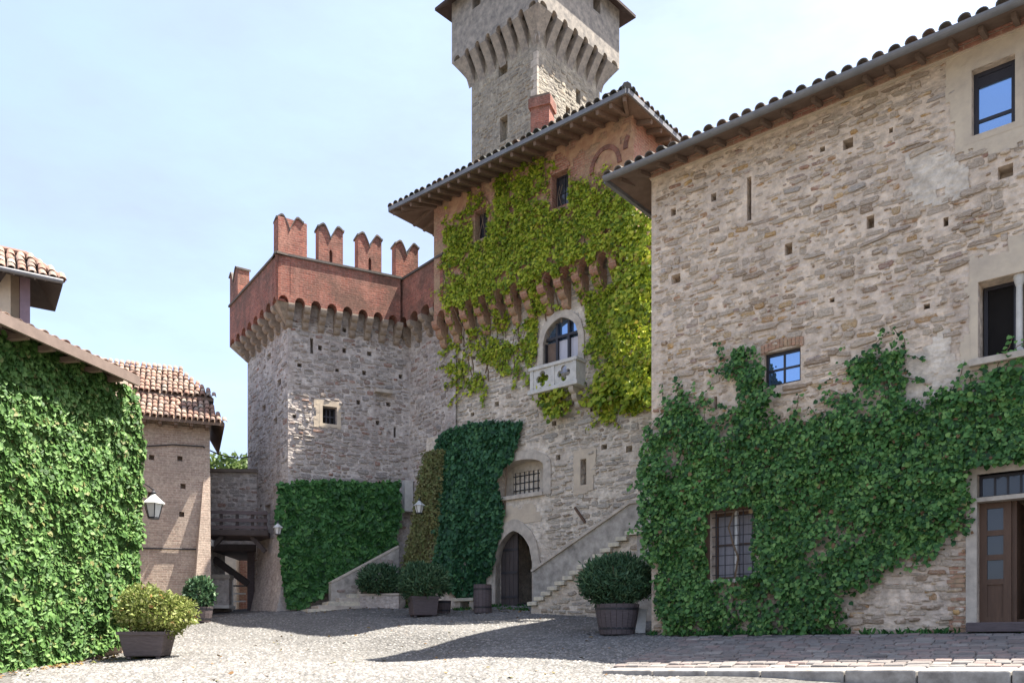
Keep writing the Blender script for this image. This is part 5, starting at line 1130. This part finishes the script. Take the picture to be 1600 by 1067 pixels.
mm.build('masonry', m_plain('mossy_stone', (0.17, 0.135, 0.07), 0.95, 0.1, 0.5, 3, 0.6, col2=(0.12, 0.125, 0.055)), bt, smooth=True)
r = np.random.default_rng(5); n = 5200; S_ = r.uniform(0, 1, n); T_ = r.uniform(0, 1, n) ** 1.15
P = np.array([tuple(bpt(a, b)) for a, b in zip(S_, T_)]) + np.array(BP.n)[None] * (r.uniform(0, .08, n) + .16 * vnoise(S_ * 5, T_ * 14, 3))[:, None]
TT = r.normal(0, .5, (n, 3)) + np.array([0, 0, -.8]); NN = np.array(BP.n)[None] + r.normal(0, .5, (n, 3))
leaf_mesh('moss', P, TT, NN, r.uniform(.05, .11, n), LEAF_M, bt, 0.8)
MB().box(LTR, LTR.u(628), LTR.u(641), LTR.z(628, 800), LTR.z(628, 752), 0.0, 0.3).build('pale_pilaster', PALE_STONE, lt)
# steps and sloping coping in front of that ivy
ls = thing('corner_steps', 'low stone steps and sloping coping beneath the clipped ivy', 'steps', LTR.pt(LTR.u(530), 2.5, 1.2))
for i in range(7):
    zc = LTR.z(520, 952 - i * 6.3, 1.2); ua = LTR.u(478 + i * 17, 900, 1.2); MB().box(LTR, ua, LTR.u(604, 900, 1.2) + 0.3, zc - 0.25, zc, 0.4, 1.45 - i * 0.06).build('step', DRESSED if i % 2 else SLATE, ls, bevel=0.012)
a = LTR.hit(516, 912, 0.75); b = LTR.hit(622, 855, 0.75); mm = MB(); mm.prism([LTR.pt(a[0], 1.8, .85), LTR.pt(b[0], 1.8, .85), LTR.pt(b[0], b[1], .85), LTR.pt(a[0], a[1], .85)], -LTR.n * 0.3); sw_ = mm.build('stair_wall', PARAPET, ls); lay_stones(LTR.off(.85), a[0], b[0], 2.3, b[1], [], sw_, ST_T, rowh=(.08, .17), w=(.15, .4), cover=.85, nparts=50, seed=88, hide=lambda u, z: z > a[1] + (b[1] - a[1]) * (u - a[0]) / (b[0] - a[0]) - .14)
MB().beam(LTR.pt(a[0], a[1] + .03, .7), LTR.pt(b[0], b[1] + .03, .7), 0.34, 0.07).build('coping', DRESSED, ls, bevel=0.01)
# ------------------------------------------------------------------ BRICK HOUSE beside the gate (left middle)
hs = thing('brick_house', 'old brick house with two-tier terracotta tile roof beside the gate', 'house', SHP.pt(-3, 2.2))
zEv = SHP.z(328, 657); u0 = -6.0
hhs = [hol(SHP, x - 4, x + 4, y - 4, y + 4, 0.25) for x, y in ((237, 714), (281, 716), (286, 759), (284, 803), (235, 772))]
mb = MB(); wall(mb, SHP, u0, 0, 1.0, zEv + .2, hhs)
# battered corner
mb.quad(SHP.pt(0, 1.0, 0), SHP.pt(0, 1, -5), SHP.pt(0, zEv + .2, -5), SHP.pt(0, zEv + .2, 0))
HSW = mb.build('wall', BRICK_H, hs)
mm = MB(); bz = SHP.z(320, 740)
mm.add([SHP.pt(-0.18, bz, 0.01), SHP.pt(0.01, bz, 0.01), SHP.pt(0.01, 1.0, .95), SHP.pt(-0.62, 1.0, .95), SHP.pt(0.012, 1.0, -.5), SHP.pt(0.012, bz, -.5), SHP.pt(-0.75, 1.0, 0.0)], [(3, 2, 1, 0), (2, 4, 5, 1), (6, 3, 0)]); mm.build('corner_buttress', BRICK_H, hs)
MB().box(SHP, u0, -.02, SHP.z(250, 668), SHP.z(250, 668) + .1, 0, .04).build('string_course', BRICK_H, HSW)
MB().tube([SHP.pt(SHP.u(205), SHP.z(205, 856), .04), SHP.pt(-.05, SHP.z(318, 858), .04)], 0.025, 6).build('tie_rod', IRON, HSW)
# roofs
OH = 0.55; zH = SHP.z(350, 661, OH); SH_ = math.radians(37); r1 = 1.5
def hip_tier(pl, ua, ub, ze_, oe_, sl, run, hip, name):
    mm = MB(); rise = run * math.tan(sl)
    a, b = pl.pt(ua, ze_, oe_), pl.pt(ub, ze_, oe_); c, d = pl.pt(ub - hip, ze_ + rise, oe_ - run), pl.pt(ua, ze_ + rise, oe_ - run); e, f = pl.pt(ub, ze_, oe_ - run - 3), pl.pt(ub - hip, ze_ + rise, oe_ - run - 3 + hip)
    mm.quad(a, b, c, d); mm.add([b, e, f, c], [(0, 1, 2, 3)]); mm.quad(a - Z * .09, d - Z * .09, c - Z * .09, b - Z * .09); mm.quad(b - Z * .09, c - Z * .09, f - Z * .09, e - Z * .09); mm.quad(a - Z * .09, b - Z * .09, b, a); mm.quad(b - Z * .09, e - Z * .09, e, b)
    return mm.build(name, WOOD_S, hs)
def tiles_on(pl, ua, ub, ze_, oe_, sl, run, hip, parent, seed):
    tm = tile_mesh('roof_tile', 0.078, 0.36, TILE_R, n=5); tile_rows(tm, pl, ua, ub, ze_ + .02, oe_ + .05, sl, int(run / math.cos(sl) / 0.288) + 1, 0.165, 0.36, parent, seed=seed, lift=0.015, stuff=True, trim=lambda u, y: u < ub - hip * (y * math.cos(sl) / run) + .05 and y * math.cos(sl) < run)
ub = SHP.u(351, 700, OH); t1 = hip_tier(SHP, u0, ub, zH, OH, SH_, r1, 0.75, 'lower_roof'); tiles_on(SHP, u0, ub, zH, OH, SH_, r1, 0.75, t1, 91)
zU = SHP.z(328, 622, OH - 1.2); uU = SHP.u(334, 700, OH - 1.2); t2 = hip_tier(SHP, u0, uU, zU, OH - 1.2, math.radians(37), 1.7, 1.1, 'upper_roof'); tiles_on(SHP, u0, uU, zU, OH - 1.2, math.radians(37), 1.7, 1.1, t2, 92)
MB().box(SHP, u0, uU - .25, zU - 0.6, zU - .06, OH - 3.0, OH - 1.35).build('roof_step', BRICK_H, hs)
for i in range(11): u = -4.6 + i * 0.45; MB().box(SHP, u - .05, u + .05, zH - .16, zH - .05, -.1, OH - .05).build('rafter', WOOD_S, t1)
MB().tube([SHP.pt(u0, SHP.z(350, 880) + 2.9, .03), SHP.pt(SHP.u(270), SHP.z(270, 695), .05), SHP.pt(SHP.u(318), SHP.z(318, 698), .05)], .02, 6).build('cable_duct', IRON, HSW)

# ------------------------------------------------------------------ GATE between house and tower
GPL = Plane(on(330, 29.5), (1, 0.05)); gate = thing('gate_wall', 'rubble wall with tiled coping and dark low gateway', 'gate', GPL.pt(.7, 2.3))
ga, gb = GPL.u(300), GPL.u(420); zgt = GPL.z(330, 738); HG = (GPL.u(331), GPL.u(400), 1.2, GPL.z(331, 850), 1.0)
mm = MB(); 
wall(mm, GPL, ga, HG[0], 1.2, zgt, []); wall(mm, GPL, HG[1], gb, 1.2, zgt, []); wall(mm, GPL, HG[0], HG[1], HG[3], zgt, [])
mm.box(GPL, ga, HG[0] - .001, 1.2, zgt - .01, -1.6, -.01); mm.box(GPL, HG[1] + .001, gb, 1.2, zgt - .01, -1.6, -.01); mm.box(GPL, HG[0], HG[1], HG[3] + .001, zgt - .01, -1.6, -.01)
GW = mm.build('wall', MORTAR_T, gate); lay_stones(GPL, ga, gb, HG[3] + .1, zgt - .05, [], GW, ST_T, rowh=(.08, .18), w=(.15, .4), nparts=60, seed=95)
MB().box(GPL, ga, gb, zgt, zgt + .12, -1.7, .12).build('coping', TILE_G, gate)
MB().box(GPL, HG[0] + .02, HG[1] - .02, HG[3] - .25, HG[3] - .002, -3.4, .1).build('passage_ceiling', WOOD_D, gate)
MB().box(GPL, GPL.u(384), HG[1] - .002, 1.2, HG[3] - .25, -3.0, -.2).build('passage_pier', WOOD_G, gate)
MB().beam(GPL.pt(GPL.u(331), GPL.z(331, 872), -.3), GPL.pt(GPL.u(386), GPL.z(386, 912), -.3), .3, .22).build('stair_stringer', WOOD_D, gate)
MB().box(GPL, GPL.u(318), GPL.u(364), 1.8, GPL.z(330, 905), .1, .5).build('low_wall', MORTAR_T, gate); MB().box(GPL, GPL.u(316), GPL.u(366), GPL.z(330, 905), GPL.z(330, 899), .05, .58).build('ledge', DRESSED, gate)
MB().box(GPL, GPL.u(322), GPL.u(374), GPL.z(340, 952), GPL.z(340, 947), .5, 1.3).build('door_stone', PALE_STONE, gate)
MB().beam(GPL.pt(GPL.u(364), 2.4, .1), GPL.pt(GPL.u(364), GPL.z(364, 905), .1), .06, .06, Vector((0, 1, 0))).build('gate_post', PALE_STONE, gate)
for i in range(3): MB().beam(GPL.pt(GPL.u(365), GPL.z(365, 915 + i * 12), .06), GPL.pt(GPL.u(384), GPL.z(384, 915 + i * 12), .0), .05, .05).build('gate_rail', PALE_STONE if i else IRON, gate)
bk = thing('far_house', 'sunlit brick wall seen through the gateway', 'building', at(370, 950, 37)); FP = Plane(on(330, 37), (1, 0.1)); MB().box(FP, -1.5, 3.0, 1.5, FP.z(370, 850), -2, 0).build('wall', BRICK_P, bk); MB().box(FP, -1.5, FP.u(374), 1.5, FP.z(350, 868), 0.01, .6).build('lean_to', PLASTER, bk)
# timber footbridge over the gate
fb = thing('footbridge', 'dark timber footbridge with railing over the gateway', 'footbridge', at(366, 838, 27.6)); BRG = Plane(on(318, 27.6), (1, 0.12)); b0, b1 = BRG.u(318), BRG.u(418)
zB = BRG.z(318, 836); zR = BRG.z(318, 797)
MB().box(BRG, b0, b1, zB, zB + .16, -1.4, .0).build('deck', WOOD_G, fb); MB().box(BRG, b0 - .02, b1 + .02, zB + .02, zB + .2, .0, .06).build('edge_beam', WOOD_D, fb)
for k, yy_ in enumerate((797, 809, 820)): z = BRG.z(318, yy_); MB().box(BRG, b0, b1, z - .11, z, -.03, .02).build('rail', WOOD_G, fb)
for px in (321, 345, 370, 394, 414): MB().box(BRG, BRG.u(px) - .05, BRG.u(px) + .05, zB, zR + .02, -.1, -.031).build('post', WOOD_D, fb)
for px, s in ((324, 1), (413, -1)): MB().beam(BRG.pt(BRG.u(px), zB - .5, -.2), BRG.pt(BRG.u(px) + s * .45, zB, -.2), .14, .14, Vector((0, 1, 0))).build('brace', WOOD_D, fb)
MB().box(BRG, b0 - .05, b0 + .3, zB - .35, zB - .15, -.4, .1).build('bearing_stone', PALE_STONE, fb)

# ------------------------------------------------------------------ IVY WALL BUILDING on the left
hb = thing('ivy_covered_building', 'low building with sloping timber eave, wall hidden by ivy', 'building', HB.pt(1.5, 1.0))
uE = HB.u(200); uRf = HB.u(214, 600, .5); zTp = HB.z(0, 500); mb = MB(); wall(mb, HB, -7, uE, .4, zTp, [])
mb.quad(HB.pt(uE, .4, 0), HB.pt(uE, .4, -6), HB.pt(uE, zTp, -6), HB.pt(uE, zTp, 0)); mb.build('wall', BRICK_H, hb)
OHB = 0.5; zhe = HB.z(0, 500, OHB); HS = math.radians(12)
mb = MB(); e0 = lambda u, o, dz: HB.pt(u, zhe + (OHB - o) * math.tan(HS) + dz, o)
mb.hexa([e0(-7, OHB, 0), e0(uRf, OHB, 0), e0(uRf, -5, 0), e0(-7, -5, 0), e0(-7, OHB, .07), e0(uRf, OHB, .07), e0(uRf, -5, .07), e0(-7, -5, .07)]); hr_ = mb.build('roof', WOOD_S, hb)
MB().beam(e0(-7, OHB + .03, .03), e0(uRf + .02, OHB + .03, .03), .06, .2).build('fascia', m_plain('brown_fascia', (0.20, 0.15, 0.125), .7, .3, .5, 4, .2), hr_)
for i in range(20): u = -6.5 + i * 0.6; MB().box(HB, u - .05, u + .05, zhe - .1, zhe - .002, -.1, OHB - .02).build('rafter', WOOD_S, hr_) if u < uRf else None
THB = tile_mesh('roof_tile', 0.11, 0.45, TILE_R); tile_rows(THB, HB, -3, uRf - .1, zhe + .09, OHB + .0, HS, 2, .26, .45, hr_, seed=17, lift=0.0)
IVY_L = [(-160, 430), (0, 512), (40, 514), (90, 532), (130, 556), (165, 585), (205, 604), (214, 650), (212, 720), (216, 800), (210, 880), (205, 950), (190, 1000), (150, 1022), (80, 1036), (0, 1050), (-160, 1075)]
IVY_L_UV = [(HB.u(x), HB.z(x, y, .2)) for x, y in IVY_L]
ivy('climbing_ivy', 'bright sunlit ivy blanketing the left building wall to the ground', 'ivy', HB, None, 1700, 0.088, 0.25, LEAF_L, 101, poly_uv=IVY_L_UV, edge=0.05, lump=1.6)
PE = Plane((HB.pt(uE, 0).x, HB.pt(uE, 0).y), (-HB.n.x, -HB.n.y))
# ------------------------------------------------------------------ LOOK-OUT with tiled roof behind
lo = thing('lookout_turret', 'small turret with terracotta tiled roof at the far left', 'turret', at(20, 700, 21)); LP = Plane(on(47, 21), (0.83, 0.55)); zl = LP.z(47, 441)
MB().box(LP, -3.2, -.42, 3, zl + .25, -1.9, 0).build('wall', PLASTER, lo); MB().box(LP, -.22, 0, 3, zl + .2, -.3, .02).build('corner_post', m_plain('mauve_paint', (.26, .19, .22), .8, .2, .4, 5, .2), lo); MB().box(LP, -.42, -.22, 3, zl + .25, -1.9, -.3).build('side_wall', PLASTER, lo)
MB().beam(LP.pt(-.9, zl - .5, .05), LP.pt(-.55, zl + .05, .45), .1, .12).build('brace', WOOD_D, lo)
oL = .5; zle = LP.z(97, 441, oL); ueL = LP.u(98, 500, oL); sl = math.radians(39); run = 1.0
mm = MB(); a, b = LP.pt(-3.5, zle, oL), LP.pt(ueL, zle, oL); c, d = LP.pt(ueL - .75, zle + run * math.tan(sl), oL - run), LP.pt(-3.5, zle + run * math.tan(sl), oL - run); e = LP.pt(ueL, zle, oL - 2 * run)
mm.quad(a, b, c, d); mm.add([b, e, c], [(0, 1, 2)]); mm.quad(d, c, e, LP.pt(-3.5, zle, oL - 2 * run)); dn_ = Z * .08; f5 = LP.pt(-3.5, zle, oL - 2 * run); mm.quad(a - dn_, d - dn_, c - dn_, b - dn_); mm.add([b - dn_, c - dn_, e - dn_], [(0, 1, 2)]); mm.quad(d - dn_, f5 - dn_, e - dn_, c - dn_); mm.quad(a - Z * .08, b - Z * .08, b, a); mm.quad(b - Z * .08, e - Z * .08, e, b)
lr = mm.build('roof', WOOD_D, lo); tml = tile_mesh('roof_tile', .10, .4, TILE_R, n=6)
tile_rows(tml, LP, -3.5, ueL, zle + .03, oL + .06, sl, 4, .21, .4, lr, seed=19, lift=.015, trim=lambda u, y: u < ueL - .75 * (y * math.cos(sl) / run) + .03 and y * math.cos(sl) < run)
MB().tube([b + Z * .06, c + Z * .08], .09, 8).build('hip_tile', TILE_R, lr); MB().tube([c + Z * .08, d + Z * .08], .09, 8).build('ridge_tile', TILE_R, lr)
MB().tube([LP.pt(-3.5, zle - .02, oL + .1), LP.pt(ueL, zle - .02, oL + .1)], .06, 8).build('gutter', ZINC, lr)

# ------------------------------------------------------------------ trees beyond the gate
def tree(name, label, base, hgt, rad, seed):
    t = thing(name, label, 'tree', base, 'trees beyond the gate'); r = random.Random(seed); b = Vector(base)
    m = MB(); m.tube([b, b + Vector((.1, 0, hgt * .35)), b + Vector((-.1, .1, hgt * .7))], [.3, .22, .1], 8)
    for k in range(6): a = r.uniform(0, 6.28); m.tube([b + Z * hgt * .4, b + Z * hgt * .6 + Vector((math.cos(a), math.sin(a), .3)) * rad[0] * .6], [.1, .03], 6)
    m.build('trunk', BRONZE, t); foliage_ball(b + Z * (hgt - rad[2]), rad, 4500, .3, LEAF_F, t, seed, .7, 22, .35, 'crown')
p = at(345, 960, 44); tree('leafy_tree', 'larger pale green tree top above the gate wall, left one', (p.x, p.y, 2.5), at(345, 716, 44).z - 2.5, (2.2, 2.2, 2.6), 3)
p = at(388, 960, 47); tree('leafy_tree', 'smaller green tree top beside the tower, right one', (p.x, p.y, 2.5), at(388, 722, 47).z - 2.5, (1.6, 1.6, 2.2), 4)
# ------------------------------------------------------------------ cable
a = HB.pt(uE, HB.z(212, 690), 0.0); a = SHP.pt(SHP.u(318), SHP.z(318, 699), .06); b = LTL.pt(LTL.u(394), LTL.z(394, 713), .05); mm = MB(); mm.tube([a.lerp(b, t / 10) - Z * 0.16 * 4 * (t / 10) * (1 - t / 10) for t in range(11)], .022, 6)
tag(mm.build('overhead_cable', IRON), 'black cable strung from the brick house to the tower', 'cable')

# ------------------------------------------------------------------ lanterns
def lantern(label, c, s, arm_from, group='wall lanterns', hang=False):
    """six-sided lantern: cap, glass body, ribs, finial and bracket arm; c = centre of the glass"""
    c = Vector(c); t = thing('wall_lantern', label, 'lantern', c - Z * .3 * s, group)
    MB().lathe(c, [(.26 * s, -.34 * s), (.42 * s, .30 * s)], 6).build('glass_body', LAMP_GLASS, t)
    MB().lathe(c, [(.56 * s, .30 * s), (.54 * s, .35 * s), (.30 * s, .56 * s), (.13 * s, .72 * s), (.10 * s, .78 * s)], 6).build('cap', LAMP_TOP, t)
    MB().lathe(c, [(.10 * s, .78 * s), (.13 * s, .86 * s), (.06 * s, .93 * s), (.02 * s, 1.05 * s)], 8).build('finial', IRON, t); MB().lathe(c, [(.10 * s, -.46 * s), (.29 * s, -.42 * s), (.29 * s, -.34 * s)], 6).build('base_ring', IRON, t)
    for k in range(6): a = 2 * math.pi * k / 6; d = Vector((math.cos(a), math.sin(a), 0)); MB().tube([c + d * .27 * s - Z * .34 * s, c + d * .44 * s + Z * .30 * s], .025 * s, 5).build('rib', IRON, t)
    a = Vector(arm_from); e = c + Z * .98 * s; mid = a.lerp(e, .6) + Z * .22 * s
    MB().tube([a, a.lerp(mid, .5) + Z * .06 * s, mid, e], .03 * s, 6).build('bracket', IRON, t); return t
c = at(240, 797, 18.6); lantern('large pale lantern in front of the brick house, beside the ivy edge', c, .46, HB.pt(uE, c.z + .5, -.1))
c = at(655, 795, 25.6); lantern('small pale lantern hanging on the mossy buttress', c, .33, c + Vector((0, .9, .25)))
c = at(434, 829, 26.3); lantern('little lantern at the left edge of the clipped ivy panel', c, .3, c + Vector((.1, .6, .45)))

# ------------------------------------------------------------------ planters and small things
def on_ground(px, Y): 
    x = (px - CX) / F * Y; return Vector((x, Y, g1(x, Y)))
def ground_at(px, py):
    """march along the picture ray until it meets the ground"""
    Y = 8.0
    while Y < 32:
        p = at(px, py, Y)
        if p.z < g1(p.x, Y): return Vector((p.x, Y, g1(p.x, Y)))
        Y += 0.05
    return at(px, py, 27)
def tub(name, label, base, rt, rb, h, n, mat, rot, cat='planter', group=None, band=True, staves=True):
    b = Vector(base); t = thing(name, label, cat, b, group)
    if n == 4:
        sq = math.sqrt(2); MB().lathe(b, [(rb * sq, 0.03), (rt * sq, h)], 4, rot).build('body', mat, t, bevel=.02)
        MB().lathe(b, [(rt * sq * 1.04, h - .05), (rt * sq * 1.05, h + .015), (rt * sq * .9, h + .02)], 4, rot).build('rim', mat, t)
        for k in range(4): a = rot + k * math.pi / 2; MB().lathe(b + Vector((math.cos(a), math.sin(a), 0)) * rb * sq * .8, [(.05, -.02), (.05, .05)], 8).build('foot', mat, t)
    else:
        for k in range(n):
            a0 = 2 * math.pi * (k + .03) / n; a1 = 2 * math.pi * (k + .97) / n; q = lambda r, a, z: b + Vector((r * math.cos(a), r * math.sin(a), z)); rm = (rt + rb) / 2 * 1.03
            mm = MB(); mm.quad(q(rb, a0, 0), q(rb, a1, 0), q(rm, a1, h * .55), q(rm, a0, h * .55)); mm.quad(q(rm, a0, h * .55), q(rm, a1, h * .55), q(rt, a1, h), q(rt, a0, h)); mm.quad(q(rt, a0, h), q(rt, a1, h), q(rt * .9, a1, h), q(rt * .9, a0, h)); mm.quad(q(rt * .9, a1, h - .2), q(rt * .9, a0, h - .2), q(rt * .9, a0, h), q(rt * .9, a1, h))
            mm.quad(q(rb, a1, 0), q(rb, a0, 0), q(rm, a0, h * .55) - Z * .001, q(rm, a1, h * .55) - Z * .001) if False else None; mm.build('stave', mat, t)
        for f_ in (.16, .8): rr_ = (rb + (rt - rb) * f_) * 1.02; MB().lathe(b, [(rr_, h * f_), (rr_ + .006, h * f_ + .05)], 20).build('hoop', IRON, t)
        MB().lathe(b, [(rb * .96, .01), (rt * .9, h - .06)], 18).build('soil', SOIL, t)
    return t
def shrub(name, label, base, cz, rad, n, size, mat, seed, wid=.5, stems=9, up=.2, group=None, hollow=.5, cat='shrub'):
    b = Vector(base); t = thing(name, label, cat, b, group); r = random.Random(seed); c = b + Z * cz; m = MB()
    for k in range(stems): a = r.uniform(0, 6.28); f_ = r.uniform(.3, .85); m.tube([b + Vector((math.cos(a), math.sin(a), 0)) * .06, b.lerp(c, .5) + Vector((math.cos(a) * rad[0], math.sin(a) * rad[1], 0)) * f_ * .5, c + Vector((math.cos(a) * rad[0], math.sin(a) * rad[1], 0)) * f_ + Z * rad[2] * r.uniform(-.2, .6)], [.025, .016, .006], 5)
    m.build('stem', BRONZE, t); foliage_ball(c, rad, n, size, mat, t, seed, wid, 22, hollow, up=up); return t
sc = lambda Y: Y / F
g = ground_at(231, 1027); k = sc(g.y); tub('planter', 'square dark wooden planter beside the sunlit left ivy', g, 34 * k, 27 * k, 39 * k, 4, WOOD_G, math.pi / 4 + .12)
shrub('box_shrub', 'yellow-green box shrub in the square planter near the left ivy', g + Z * 36 * k + Vector((.16, 0, 0)), 38 * k, (57 * k, 46 * k, 38 * k), 7000, .075, LEAF_B, 201, .55, 16, hollow=.35)
g = ground_at(312, 972); k = sc(g.y); tub('tub', 'dark tub partly hidden behind the left box shrub', g, 20 * k, 16 * k, 24 * k, 16, WOOD_G, 0)
shrub('shrub', 'small dark green shrub behind the left box shrub', g + Z * 22 * k, 22 * k, (21 * k, 20 * k, 24 * k), 1800, .13, LEAF_O, 202, .5)
g = ground_at(592, 950); k = sc(g.y); tr = thing('stone_trough', 'low stone trough under the oleander beside the corner steps', 'trough', g); TPL = Plane((g.x, g.y), (.95, -.3)); MB().box(TPL, -34 * k, 34 * k, g.z - .1, g.z + 20 * k, -.5, 0).build('body', MORTAR_T, tr); MB().box(TPL, -35 * k, 35 * k, g.z + 20 * k, g.z + 23 * k, -.52, .02).build('rim', DRESSED, tr)
shrub('oleander', 'wide dark green oleander growing from the stone trough', g + Z * 20 * k + Vector((.02, .25, 0)), 24 * k, (35 * k, 26 * k, 23 * k), 3000, .13, LEAF_O, 203, .32, 14, .5)
g = ground_at(661, 963); k = sc(g.y); tub('planter', 'square brown planter below the small lantern', g, 21 * k, 18 * k, 30 * k, 4, WOOD_G, math.pi / 4 + .3)
shrub('oleander', 'rounded blue-green oleander in the square brown planter', g + Z * 26 * k, 29 * k, (38 * k, 34 * k, 29 * k), 3400, .12, LEAF_O, 204, .34, 12, .5)
g = ground_at(693, 958); k = sc(g.y); tub('tub', 'small empty tub between the planter and the bench', g, 12 * k, 10 * k, 20 * k, 14, WOOD_G, 0)
g = ground_at(724, 953); k = sc(g.y); bn = thing('stone_bench', 'low stone bench beside the barrel', 'bench', g); BN = Plane((g.x, g.y), DM); MB().box(BN, -24 * k, 20 * k, g.z + 14 * k, g.z + 19 * k, -.45, 0).build('seat', SLATE, bn, bevel=.01)
for s in (-1, 1): MB().box(BN, s * 15 * k - .1, s * 15 * k + .1, g.z - .05, g.z + 14 * k, -.4, -.05).build('leg', DRESSED, bn)
g = ground_at(754, 957); k = sc(g.y); tub('barrel', 'upright wooden barrel beside the pointed doorway', g, 14 * k, 14 * k, 44 * k, 16, WOOD_G, 0, 'barrel')
g = ground_at(964, 991); k = sc(g.y); tub('tub', 'large round dark tub at the corner of the stone wing', g, 35 * k, 27 * k, 47 * k, 22, WOOD_G, 0)
shrub('oleander', 'big bushy oleander in the large tub at the wing corner', g + Z * 42 * k, 38 * k, (54 * k, 46 * k, 40 * k), 8000, .11, LEAF_O, 205, .3, 18, .6)
g = ground_at(1008, 990); k = sc(g.y); sb = thing('leaning_slab', 'pale stone slab leaning behind the large tub', 'slab', g); MB().beam(g + Vector((-.1, .1, 0)), g + Vector((-.02, .35, 40 * k)), .22, .08, Vector((0, 1, .2))).build('slab', PALE_STONE, sb, bevel=.01)
# dry leaves and small weeds gathered along the wall feet
r = np.random.default_rng(77); PTS = []
for k in range(420):
    q = r.uniform()
    if q < .4: p = HB.pt(r.uniform(-1, uE), 0, .25 + abs(r.normal(0, .35)))
    elif q < .6: p = KS.pt(r.uniform(0, 5), 0, 1.0 + abs(r.normal(0, .6)))
    elif q < .8: p = LTR.pt(r.uniform(0, 4), 0, 1.5 + abs(r.normal(0, .5)))
    else: p = Vector((r.uniform(-6, 2), r.uniform(11, 22), 0))
    PTS.append((p.x, p.y, g1(p.x, p.y) + .02))
PTS = np.array(PTS); n = len(PTS)
o = leaf_mesh('fallen_leaves', PTS, np.c_[r.normal(0, 1, (n, 2)), r.normal(0, .15, n)], np.c_[r.normal(0, .3, (n, 2)), np.ones(n)], r.uniform(.05, .1, n), m_leaf('dry_leaf', [(0, (.16, .09, .04)), (.5, (.24, .15, .06)), (1, (.12, .13, .04))], .1, .7), None)
tag(o, 'scattered dry leaves on the courtyard along the wall feet', 'leaves', kind='stuff')
PTS = []
for k in range(260):
    p = RB.pt(r.uniform(0, 8), 0, .05 + abs(r.normal(0, .05))) if k < 140 else KS.pt(r.uniform(-1, 5.5), 0, (1.0 if k % 2 else .2) + abs(r.normal(0, .1)))
    z = 1.72 if k < 140 else g1(p.x, p.y); 
    for _ in range(7): PTS.append((p.x + r.normal(0, .04), p.y + r.normal(0, .04), z - .02))
PTS = np.array(PTS); n = len(PTS)
o = leaf_mesh('weeds', PTS, np.c_[r.normal(0, .6, (n, 2)), np.ones(n)], np.c_[r.normal(0, 1, (n, 2)), r.normal(.3, .3, n)], r.uniform(.06, .16, n), LEAF_T, None, .35)
tag(o, 'small green weeds growing along the foot of the walls', 'weeds', kind='stuff')
